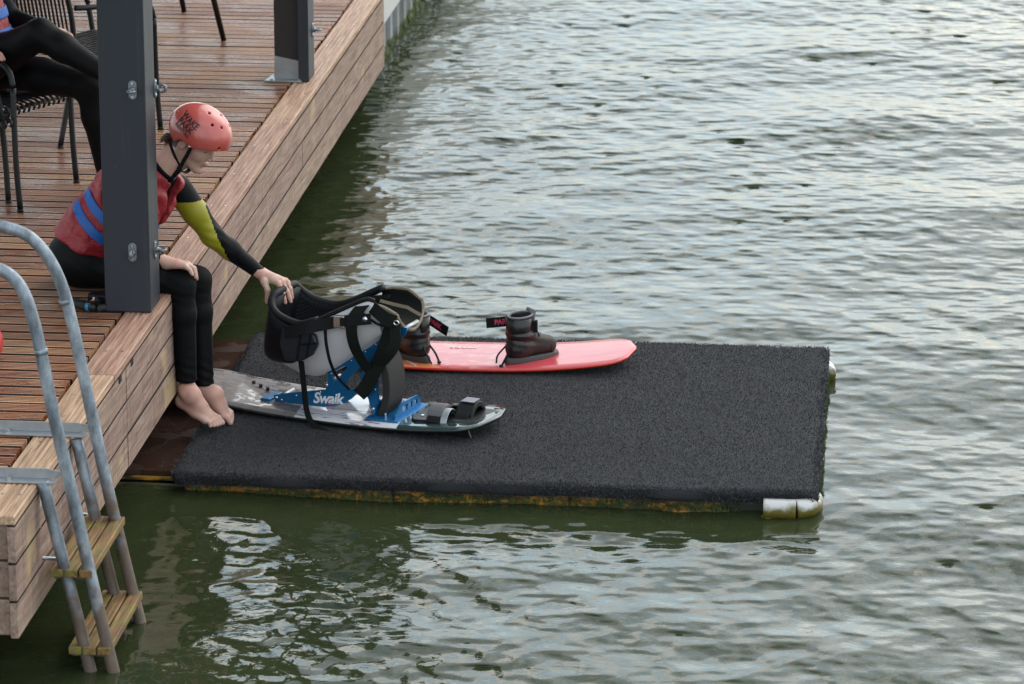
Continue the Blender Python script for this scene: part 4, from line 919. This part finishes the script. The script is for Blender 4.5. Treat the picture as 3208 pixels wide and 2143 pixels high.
def suit_slot(c):
    s = np.zeros(len(c), int); t = (c-SLf)@ua/np.linalg.norm(EL-SLf); on = (chain(c, [SLf, EL, WL], [.06, .05, .03]) < .02)
    fo = (c-EL)@nrm(WL-EL); s[on & (c[:, 2] < YT) & (c[:, 0] < YX-.35*(c[:, 2]-EL[2]-.02)) & (t > .12)] = 1
    rt = (chain(c, [SR, ER], [.06, .05]) < .02) & ((c-SR)@nrm(ER-SR) > .03) & ((c-SR)@nrm(ER-SR) < .16); s[rt] = 1
    for k_ in (KR, KL): s[(np.linalg.norm((c-k_)*np.array([1.0, 1, .62]), axis=1) < .085) & (c[:, 0] > k_[0]-.055)] = 2
    return s
lo, hi = (-.66, .20, -.47), (.55, .90, .72)
ws = soft('wetsuit', suitF, lo, hi, .0065, [suit, yelm, kneem], pe, 2, suit_slot)
# --- skin: head, hands, feet and the limbs inside the suit, one mesh
EAR = full(577, 451, 1, .425); TH = rad(28); YW = rad(-18)
HRm = np.array(Matrix.Rotation(YW, 3, 'Z') @ Matrix.Rotation(TH, 3, 'Y')); EL_ = np.array([-.006, -.070, -.004])
HO = EAR-HRm@EL_
def hl(P): return (P-HO)@HRm                     # world -> head
def hw_(p): return HO+HRm@np.array(p, float)      # head -> world
def headF(P):
    p = hl(P); q = p.copy(); q[:, 1] = np.abs(q[:, 1])
    d = c_ell(p, (-.012, 0, .034), (.097, .075, .092)); d = smin(d, c_ell(p, (.036, 0, -.030), (.055, .056, .082)), .025)
    d = smin(d, c_cone(q, (-.012, .046, -.042), (.068, .016, -.096), .020, .016), .022); d = smin(d, c_ell(p, (.075, 0, -.101), (.018, .020, .014)), .014)
    d = smin(d, c_ell(q, (.052, .040, -.022), (.030, .022, .026)), .02); d = smin(d, c_cone(q, (.082, .006, .030), (.066, .044, .026), .011, .010), .014)
    d = smax(d, -c_ell(q, (.096, .032, .010), (.017, .017, .010)), .008); d = smin(d, c_ell(q, (.0735, .031, .008), (.013, .016, .0105)), .003)
    d = smin(d, c_cone(p, (.088, 0, .016), (.112, 0, -.024), .0065, .0092), .008); d = smin(d, c_ell(q, (.101, .0105, -.030), (.009, .0065, .0065)), .005)
    d = smin(d, c_ell(p, (.0925, 0, -.0575), (.0095, .021, .0052)), .005); d = smin(d, c_ell(p, (.0905, 0, -.0685), (.0095, .018, .0060)), .005); d = smax(d, -c_ell(q, (.103, 0, -.0630), (.014, .024, .0011)), .002)
    e = c_ell(q, (-.012, .073, -.004), (.019, .008, .031)); e = smax(e, -c_ell(q, (-.009, .083, .000), (.010, .008, .019)), .004); d = smin(d, e, .006)
    nk = smin(c_cone(P, hw_((-.030, 0, -.050)), NB, .056, .058), c_cone(P, hw_((.0, 0, -.085)), NB, .036, .05), .03); return smin(d, nk, .022)
def tube_set(P, sets, k):
    d = None
    for pts, rs in sets:
        e = chain(P, pts, rs, .004); d = e if d is None else smin(d, e, k)
    return d
def HD(x, y, v): return DP(x, y, SC+ev*v, ev)
Lk = {'i': HD(638.6, 650, -.030), 'm': HD(646, 644.5, -.010), 'r': HD(654.5, 643, .010), 'p': HD(660, 647, .028)}
Lj = {'i': HD(649, 672.5, -.030), 'm': HD(659, 668.5, -.008), 'r': HD(665, 662, .013), 'p': HD(665.5, 659, .030)}
Lt = {'i': HD(654.3, 694, -.026), 'm': HD(667, 691.5, -.004), 'r': HD(669.6, 683, .016), 'p': HD(668, 669, .032)}
def handL(P):
    d = tube_set(P, [([WL-nrm(WL-EL)*.05, WL+(Lk[f]-WL)*.12, WL+(Lk[f]-WL)*.6, Lk[f]], [.024, .021, .0155, .0122 if f != 'p' else .0105]) for f in 'imrp'], .014)
    fg = None
    for f in 'imrp':
        r0 = .0098 if f != 'p' else .0083; e = chain(P, [Lk[f], Lj[f], Lj[f]+(Lt[f]-Lj[f])*.55, Lt[f]], [r0+.001, r0, r0*.92, r0*.76], .003); fg = e if fg is None else np.minimum(fg, e)
    d = smin(d, fg, .006); tb_ = chain(P, [WL+nrm(WL-EL)*.012, HD(606, 645, -.030), HD(613.4, 665, -.040), HD(611.5, 692, -.040)], [.019, .0165, .0115, .0085], .006)
    return smin(d, tb_, .008)
def f7(x, y, Y): return J((480+x/8.71)*.7316, (780+y/8.71)*.7316, Y)
Rk = {'p': f7(870, 470, .333), 'r': f7(925, 425, .352), 'm': f7(960, 420, .372), 'i': f7(985, 440, .392)}
Rj = {'p': f7(1005, 575, .328), 'r': f7(1092, 520, .350), 'm': f7(1120, 530, .374), 'i': f7(1130, 560, .398)}
Rt = {'p': f7(1068, 700, .325), 'r': f7(1160, 770, .348), 'm': f7(1185, 800, .376), 'i': f7(1185, 820, .404)}
def handR(P):
    d = tube_set(P, [([WR-nrm(WR-ER)*.04, WR+(Rk[f]-WR)*.15, WR+(Rk[f]-WR)*.6, Rk[f]], [.024, .022, .016, .0122 if f != 'p' else .0108]) for f in 'imrp'], .014)
    fg = None
    for f in 'imrp':
        r0 = .0098 if f != 'p' else .0088; e = chain(P, [Rk[f], Rj[f], Rj[f]+(Rt[f]-Rj[f])*.5, Rt[f]], [r0+.001, r0, r0*.92, r0*.78], .003); fg = e if fg is None else np.minimum(fg, e)
    tb_ = chain(P, [WR+np.array([.02, .02, 0]), f7(640, 470, .405), f7(800, 520, .425), f7(900, 600, .432)], [.018, .015, .011, .009], .006)
    return smin(smin(d, fg, .006), tb_, .008)
def foot(heel, toe, ank, side, w_=1.0):
    """side: direction towards the little toe"""
    heel, toe, ank = [np.asarray(q, float) for q in (heel, toe, ank)]; fw = nrm(toe-heel); Lf = np.linalg.norm(toe-heel); sd_ = nrm(np.asarray(side)-fw*(np.asarray(side)@fw)); up = np.cross(fw, sd_); up = up if up[2] > 0 else -up
    def pt(a, b, c): return heel+fw*a*Lf+sd_*b+up*c
    def F(P):
        d = c_cone(P, pt(.10, 0, .030), pt(.16, 0, .055), .029, .031); d = smin(d, chain(P, [ank, pt(.24, 0, .075), pt(.45, .002, .050)], [.040, .036, .028], .02), .025)
        d = smin(d, chain(P, [pt(.12, .010, .024), pt(.45, .022, .020), pt(.72, .030, .015)], [.024, .019, .0145], .02), .02); d = smin(d, chain(P, [pt(.24, -.004, .066), pt(.5, -.016, .038), pt(.74, -.024, .018)], [.030, .021, .0165], .02), .024)
        d = smin(d, chain(P, [pt(.45, .004, .045), pt(.73, .004, .020)], [.024, .0165], .02), .02); d = smin(d, c_ell(P, ank+sd_*.034-up*.010, (.014, .012, .016)), .014)
        tz = None
        for b0, b1, a1, r0, r1 in ((-.028, -.027, 1.0, .0135, .0115), (-.010, -.009, .985, .0100, .0082), (.004, .006, .955, .0095, .0078), (.017, .020, .915, .0090, .0075), (.030, .034, .865, .0088, .0078)):
            e = chain(P, [pt(.72, b0, .017), pt((.72+a1)/2+.02, (b0+b1)/2, .019), pt(a1, b1, .008)], [r0*1.05, r0*.95, r1], .004); tz = e if tz is None else np.minimum(tz, e)
        return smin(d, tz, .0035)
    return F
def f5(x, y, Y): return full(500+x/6.817, 1150+y/6.817, 1, Y)
hR, tR = f5(360, 770, .400), f5(1270, 1280, .365); hL, tL = f5(900, 800, .530), f5(1560, 1165, .500)
footR = foot(hR, tR, AR+nrm(AR-KR)*.035, (-.62, -.78, 0)); footL = foot(hL, tL, AL+nrm(AL-KL)*.030, (.30, .9, .1))
VV, QQ, MM = [], [], []; off_ = 0
def addskin(F, lo, hi, h, it=1, slot=None):
    global off_
    V, Q = nets(F, lo, hi, h); V = relax(V, Q, it); VV.append(V); QQ.append(Q+off_); MM.append(np.zeros(len(Q), int) if slot is None else slot(V[Q].mean(1))); off_ += len(V)
def head_slot(c):
    p = hl(c); s = np.zeros(len(c), int); ay = np.abs(p[:, 1])
    s[(np.abs(p[:, 2]+.063) < .0105) & (p[:, 0] > .088) & (ay < .022)] = 1
    s[(np.abs(p[:, 2]-(.0285-.10*(ay-.03)**1 * 0)) < .0035) & (ay > .012) & (ay < .046) & (p[:, 0] > .06)] = 2
    s[(np.abs(p[:, 2]-.003) < .0017) & (ay > .019) & (ay < .044) & (p[:, 0] > .06)] = 2
    s[(p[:, 0] < -.035) & (p[:, 2] > -.045+.15*(p[:, 0]+.035)) & (p[:, 2] < .2)] = 3
    return s
def bb(pts, m): a = np.array(pts); return a.min(0)-m, a.max(0)+m
addskin(headF, *bb([hw_((-.11, 0, -.05)), hw_((.125, -.08, .12)), hw_((.1, .08, -.11)), NB], .03), .0038, 1, head_slot)
addskin(handL, *bb(list(Lk.values())+list(Lt.values())+[WL, HD(611, 692, -.04)], .035), .0026)
addskin(handR, *bb(list(Rk.values())+list(Rt.values())+[WR, f7(900, 600, .432)], .035), .0026)
addskin(footR, *bb([hR, tR, AR], .055), .0026); addskin(footL, *bb([hL, tL, AL], .055), .0026)
addskin(lambda P: suitF(P, -.010), lo, hi, .013)
me = fast_mesh('body', np.concatenate(VV), np.concatenate(QQ)); bo_ = obj('body', me, [skin.mat, lipm, browm, hairm], pe); me.polygons.foreach_set('material_index', np.concatenate(MM).astype(np.int32))
# --- life vest
sa = nrm(PEL[3]-PEL[0]); FRONT = nrm(np.cross(LAT, sa)); FRONT = FRONT if FRONT[0] > 0 else -FRONT
vb = PEL[0]+(PEL[1]-PEL[0])*.42; vt = PEL[3]+sa*.055
def vestS(P):
    d = torso(P, .027)-.010*np.clip((P-PEL[2])@FRONT/.15, 0, 1); d = smin(d, c_cone(P, PEL[3]-LAT*.085, PEL[2]-LAT*.09, .062, .11), .02); d = smin(d, c_cone(P, PEL[3]+LAT*.085, PEL[2]+LAT*.09, .062, .11), .02); return d
def vestF(P):
    d = vestS(P); d = smax(d, (vb-P)@nrm(sa*.8+np.array([.0, 0, .55])), .012); d = smax(d, (P-vt)@sa, .02)
    for s_, e_ in ((SR, ER), (SLf, EL)):
        o_ = LAT*(-1 if s_ is SR else 1); d = smax(d, -c_cone(P, s_-o_*.03-sa*.01, s_+o_*.12+nrm(e_-s_)*.10, .070, .085), .015)
    d = smax(d, -c_cone(P, NB-sa*.015, hw_((-.01, 0, -.06)), .078, .085), .012)
    q = P-(PEL[3]+FRONT*.10); vv = np.abs((P-PEL[3]-LAT*.045)@LAT)-.008-.034*np.clip(((P-PEL[2])@sa+.05)/.17, 0, 2); d = smax(d, -smax(vv, -((P-PEL[2])@FRONT-.02), .01), .010)
    d = d+.0032*np.sin(42*(P@sa)+2.6*np.sin(23*(P@LAT))+2.2*np.sin(17*P[:, 2]))+.002*np.sin(75*(P@FRONT)+3*np.sin(31*(P@sa)))
    for t_, amp in ((.10, .004), (.30, .0035), (.52, .004)): d = d+amp*np.exp(-(((P-PEL[0])@sa-t_)/.012)**2)
    return d
vl, vh = (-.62, .18, .0), (.20, .86, .62)
ve = soft('life_vest', vestF, vl, vh, .0058, vestm.mat, pe, 2)
def band(a, b, wd, yside):
    """webbing laid round the vest on the line a-b seen from the side"""
    ax_ = nrm(b-a); nn = nrm(np.cross(ax_, LAT))
    def F(P): return np.maximum.reduce([np.abs(vestS(P)-.003)-.0035, np.abs((P-a)@nn)-wd/2, vestF(P)-.010, (J(172, 462, .36)-P)@FRONT])
    return F
for (x0, y0, x1, y1) in ((196, 438, 252, 492), (172, 462, 250, 540)):
    a, b = J(x0, y0, .36), J(x1, y1, .36); soft('webbing_band', band(a, b, .040, 0), vl, vh, .0042, bluem, pe, 1).parent = ve
# collar of the suit below the chin, zip cord
nx_ = nrm(hw_((-.02, 0, -.06))-NB); n1_ = nrm(np.cross(nx_, LAT)); n2_ = np.cross(nx_, n1_)
obj('collar', B().tube([NB+nx_*.006+(n1_*math.cos(t)+n2_*math.sin(t))*.060 for t in [2*math.pi*i/24 for i in range(24)]], .010, 8, closed=True), suit, ws, True)
# --- helmet
redh = NT('glossy_red_helmet'); p = redh.pos(); redh.set(col=redh.mix(redh.noise(p, 12, 4), (.43, .066, .055), (.54, .108, .088)), rough=.24, coat=.5, coatr=.08, normal=redh.bump(redh.noise(p, 70, 3), .06, .004))
HC_, HR_ = np.array([.010, 0, .052]), np.array([.141, .116, .114])
vents = [(.118, -.045, .058), (.125, .035, .055), (.060, -.055, .128), (.088, -.028, .128), (.05, .02, .15), (.02, -.03, .150), (.095, .03, .125), (-.09, -.055, .105), (-.10, .04, .10), (-.01, .045, .148)]
def helmF(P, g=0.0, holes=True):
    p = hl(P); q = p.copy(); q[:, 1] = np.abs(q[:, 1])
    d = np.maximum(c_ell(p, HC_, HR_+g), -c_ell(p, HC_, HR_+g-.013))
    zb = np.where(p[:, 0] > .02, .012+.05*np.clip(p[:, 0]-.06, 0, 1), -.018); cut = (.012-.10*np.clip(p[:, 0]-.03, 0, .12)+.0*p[:, 0])
    edge = np.interp(p[:, 0], [-.14, -.10, -.06, -.040, -.015, .012, .03, .06, .14], [-.004, -.020, -.026, -.010, .024, .022, .008, .022, .046])
    d = np.maximum(d, edge-p[:, 2])
    if holes:
        for v in vents:
            n_ = nrm((np.array(v)-HC_)/HR_**2); c_ = HC_+(np.array(v)-HC_)/np.linalg.norm((np.array(v)-HC_)/HR_)
            d = np.maximum(d, -c_cone(p, c_-n_*.03, c_+n_*.02, .0065, .0065))
    return d
hb_ = bb([hw_(s) for s in [(a, b, c) for a in (-.14, .15) for b in (-.12, .12) for c in (-.05, .17)]], .01)
he = soft('helmet', helmF, *hb_, .0034, redh.mat, pe, 1)
ln2 = soft('helmet_liner', lambda P: helmF(P, -.012, False), *hb_, .005, MT['black_fab'], pe, 1); ln2.parent = he
def on_helm(x, z, s=-1, g=.0):
    t = 1-((x-HC_[0])/(HR_[0]+g))**2-((z-HC_[2])/(HR_[2]+g))**2; return np.array([x, s*(HR_[1]+g)*math.sqrt(max(t, 0)), z])
for x, z in ((-.088, .0), (.034, .018)):
    c_ = on_helm(x, z, -1, .001); n_ = nrm((c_-HC_)/HR_**2); obj('rivet', B().tube([hw_(c_-n_*.002), hw_(c_+n_*.003)], [.0065, .0045], 12), MT['steel'], he, True)
# lettering wrapped on the shell
ink = plain('black_print', (.018, .016, .020), .45)
for txt, sz, r0, s0, spc in (('WAKE', .033, .0280, .002, .97), ('PARK', .035, .0005, 0, .97), ('RENTAL', .0230, -.0225, -.002, 1.02)):
    me = text_mesh(txt, sz, .0006, 0, .0009 if len(txt) < 5 else .0004, spc, sub=.0009 if False else 0)
    import bmesh
    bm = bmesh.new(); bm.from_mesh(me); bmesh.ops.triangulate(bm, faces=bm.faces); bmesh.ops.subdivide_edges(bm, edges=[e for e in bm.edges if e.calc_length() > .006], cuts=2); bm.to_mesh(me); bm.free()
    ta_ = rad(-7)
    def wrapf(c, r0=r0, s0=s0):
        o_ = []
        for a, b, t in c:
            a, b = a+s0, b+r0; x = -.022+(a*math.cos(ta_)-b*math.sin(ta_)*1.0)*1.0; z = .084+a*math.sin(ta_)+b*math.cos(ta_); o_.append(hw_(on_helm(x, z, -1, .0012+t)))
        return np.array(o_)
    map_mesh(me, wrapf); obj('lettering', me, ink, he)
# chin straps
def hs(pts, wd, nm='chin_strap'): return obj(nm, B().ribbon(smooth([hw_(q) for q in pts], 5), wd, .003, nrm(HRm@np.array([1, -.15, .2]))), MT['black_fab'], he)
for s_ in (-1, 1):
    hs([(.036, s_*.094, .012), (.030, s_*.080, -.03), (.022, s_*.064, -.075), (.018, s_*.052, -.105)], .016)
    hs([(-.070, s_*.092, -.010), (-.045, s_*.082, -.045), (-.010, s_*.066, -.085), (.012, s_*.054, -.108)], .015)
hs([(.016, -.056, -.100), (.020, -.046, -.125), (.030, -.02, -.137), (.030, .02, -.137), (.016, .05, -.108)], .018)
obj('strap_buckle', B().box(hw_((.018, -.058, -.112)), (.022, .010, .026), HRm), MT['black_metal'], he, bev=.003)
obj('strap_end', B().ribbon(smooth([hw_((.020, -.056, -.118)), hw_((.012, -.060, -.150)), hw_((-.002, -.062, -.185)), hw_((-.010, -.06, -.205))], 4), .020, .003, nrm(HRm@np.array([1, 0, .2]))), MT['black_fab'], he)
# hair at the nape
g = B()
for _ in range(160):
    y = R_.uniform(-.065, .065); x0 = -.075-.02*R_.random(); a = hw_((x0+.01, y, -.005)); b = hw_((x0-.012+R_.uniform(-.01, .01), y*.95, -.035+R_.uniform(-.01, .01))); c = hw_((x0-.010+R_.uniform(-.03, .02), y*.8+R_.uniform(-.01, .01), -.062+R_.uniform(-.02, .012)))
    g.tube([a, b, c], [.0022, .0024, .0006], 4)
kind(obj('hair', g, hairm, pe, True, fixn=False), 'stuff')
# --- wetsuit seams on the near leg
def seam_ring(a, b, t, r0, tilt):
    a, b = np.array(a), np.array(b); c_ = a+(b-a)*t; ax_ = nrm(b-a); e1_ = nrm(np.cross(ax_, (0, 1, 0))); e2_ = np.cross(ax_, e1_)
    return [c_+(e1_*math.cos(q)+e2_*math.sin(q))*r0+ax_*tilt*math.cos(q) for q in [2*math.pi*i/36 for i in range(36)]]
for a, b, t, r0, tl in ((KR, AR, .26, .0575, -.02), (KL, AL, .26, .0555, -.02), (KR, AR, .985, .0435, 0), (KL, AL, .985, .0415, 0), (EL, WL, .96, .0295, 0)):
    obj('seam', B().tube(seam_ring(a, b, t, r0, tl), .0016, 5, closed=True), kneem, ws, True)

# ------------------------------------------------------------------ second person, legs crossed, in the armchair
p2 = thing('person', 'person in black wetsuit and red and blue vest sitting in an armchair, legs crossed', 'person', (float(ch1[0]), float(ch1[1]), 0))
f3, s3 = fdir, np.array([-fdir[1], fdir[0], 0])     # forward, left
def C3(a, b, c): return np.array([ch1[0], ch1[1], 0])+f3*a+s3*b+np.array([0, 0, c])
pv = C3(-.10, 0, .535)
kB, aB = J(204, 197, 1.93), D(243, 398, 2, .10)      # standing leg
kA, aA = J(92, 78, 1.86), J(240, 168, 1.80)          # crossed leg
shl = [C3(-.21, -.17, .98), C3(-.21, .17, .98)]
def p2F(P, g=0.0):
    d = None
    for o in (-.07, 0, .07):
        e = chain(P, [pv+s3*o, C3(-.15, o, .70), C3(-.20, o, .92), C3(-.21, o*.8, 1.0)], [.118+g, .10+g, .112+g, .06+g], .03); d = e if d is None else smin(d, e, .04)
    a = chain(P, [C3(-.06, -.09, .545), C3(-.06, -.09, .545)+(kA-C3(-.06, -.09, .545))*.5, kA, kA+(aA-kA)*.35, aA], [.098+g, .088+g, .068+g, .062+g, .042+g], .03)
    b = chain(P, [C3(-.06, .09, .535), C3(-.06, .09, .535)+(kB-C3(-.06, .09, .535))*.5, kB, kB+(aB-kB)*.35, aB], [.095+g, .082+g, .064+g, .058+g, .042+g], .03)
    d = smin(d, smin(a, b, .012), .04)
    for s_, hx in ((-1, .12), (1, .10)):
        sh = shl[0] if s_ < 0 else shl[1]; elb = C3(-.12, s_*.265, .735) if s_ > 0 else C3(-.10, -.265, .735); wr_ = C3(hx, s_*.255, .705)
        d = smin(d, chain(P, [sh, elb, wr_], [.058+g, .046+g, .032+g], .02), .02)
    d = smin(d, c_cone(P, C3(-.21, 0, 1.0), C3(-.20, 0, 1.06), .06+g, .055+g), .02)
    for j in (kA, kB): q = P-j; d = d+.003*np.sin(q[:, 2]*150+q[:, 0]*80)*np.exp(-(q**2).sum(1)/.008)
    return d
lo2, hi2 = bb([C3(-.4, -.35, .4), C3(-.4, .35, 1.1), kA, kB, aA, aB, C3(.3, -.3, .6)], .12)
w2_ = soft('wetsuit', p2F, lo2, hi2, .010, [suit, kneem], p2, 2, lambda c: ((np.linalg.norm((c-kB)*np.array([1, 1, .62]), axis=1) < .095)).astype(int))
fB = foot(aB+np.array([-.03, 0, -.085]), aB+np.array([.17, -.10, -.095]), aB+np.array([0, 0, -.015]), (.3, -1, 0)); fAh = aA+nrm(aA-kA)*.02; fA = foot(fAh+np.array([-.02, 0, -.055]), fAh+np.array([.16, -.08, -.13]), fAh, (.3, -1, 0))
VV, QQ, MM = [], [], []; off_ = 0
addskin(fB, *bb([aB, aB+np.array([.17, -.1, -.095])], .06), .005); addskin(fA, *bb([fAh, fAh+np.array([.16, -.08, -.13])], .06), .005)
h0 = C3(-.17, 0, 1.17)
def head2(P):
    q = (P-h0)@np.stack([f3, s3, [0, 0, 1.]], 1); d = c_ell(q, (-.01, 0, .03), (.097, .076, .095)); d = smin(d, c_ell(q, (.035, 0, -.03), (.056, .056, .082)), .025); d = smin(d, c_cone(q, (.09, 0, .012), (.112, 0, -.024), .007, .010), .01)
    r = q.copy(); r[:, 1] = np.abs(r[:, 1]); d = smin(d, c_ell(r, (-.01, .074, -.004), (.018, .008, .03)), .006); return smin(d, c_cone(q, (-.03, 0, -.05), (-.04, 0, -.15), .055, .058), .02)
addskin(head2, h0-.2, h0+.2, .007)
def hand2(s_, hx):
    wr_ = C3(hx, s_*.255, .705); kn = [wr_+f3*.085+s3*(q*.019)+np.array([0, 0, -.008]) for q in (-1.5, -.5, .5, 1.5)]
    def F(P):
        d = tube_set(P, [([wr_-f3*.02, k_], [.022, .012]) for k_ in kn], .014); fg = np.minimum.reduce([chain(P, [k_, k_+f3*.04-np.array([0, 0, .012]), k_+f3*.06-np.array([0, 0, .035])], [.0105, .0095, .008], .003) for k_ in kn])
        th_ = chain(P, [wr_+f3*.02, wr_+f3*.05-s3*s_*.04, wr_+f3*.085-s3*s_*.048], [.017, .012, .009], .005); return smin(smin(d, fg, .006), th_, .008)
    return F, bb([wr_, wr_+f3*.16], .06)
for s_, hx in ((-1, .12), (1, .10)):
    F_, b_ = hand2(s_, hx); addskin(F_, *b_, .005)
addskin(lambda P: p2F(P, -.012), lo2, hi2, .016)
me = fast_mesh('body', np.concatenate(VV), np.concatenate(QQ)); obj('body', me, [skin.mat, lipm, browm, hairm], p2); me.polygons.foreach_set('material_index', np.concatenate(MM).astype(np.int32))
def v2F(P):
    d = None
    for o in (-.075, 0, .075):
        e = chain(P, [C3(-.115, o, .66), C3(-.15, o, .74), C3(-.20, o, .92), C3(-.21, o*.8, .99)], [.125, .128, .138, .085], .03); d = e if d is None else smin(d, e, .04)
    d = smax(d, .625-P[:, 2], .01); d = smax(d, P[:, 2]-1.045, .02)
    for sh in shl: d = smax(d, -c_cone(P, sh, sh+(sh-C3(-.21, 0, .98))*.8-np.array([0, 0, .08]), .075, .09), .015)
    return smax(d, -c_cone(P, C3(-.2, 0, 1.0), C3(-.2, 0, 1.2), .075, .09), .01)
lo3, hi3 = bb([C3(-.4, -.35, .55), C3(.1, .35, 1.1)], .08)
v2 = soft('life_vest', v2F, lo3, hi3, .009, vestm.mat, p2, 1)
for zc in (.70, .79): soft('webbing_band', lambda P: np.maximum.reduce([np.abs(v2F(P)-.003)-.005, np.abs(P[:, 2]-zc)-.026]), lo3, hi3, .006, bluem, p2, 1).parent = v2
obj('buckle', B().box(C3(.012, -.06, .79), (.02, .05, .05), np.stack([f3, s3, [0, 0, 1.]], 1)), MT['zinc'], v2, bev=.004)
kind(obj('hair', (lambda g: [g.tube([h0+np.array([0, 0, .05])+f3*(-.02+.09*math.cos(t)*math.sin(u))+s3*(.078*math.sin(t)*math.sin(u))+np.array([0, 0, .085*math.cos(u)]), h0+np.array([0, 0, .045])+f3*(-.03+.105*math.cos(t)*math.sin(u+.35))+s3*(.088*math.sin(t)*math.sin(u+.35))+np.array([0, 0, .09*math.cos(u+.35)])], .006, 4) for t in np.linspace(0, 6.28, 30) for u in np.linspace(.1, 1.25, 7) if not (abs(math.sin(t)) < .8 and math.cos(t) > 0 and u > .8)] and g)(B()), hairm, p2, fixn=False), 'stuff')
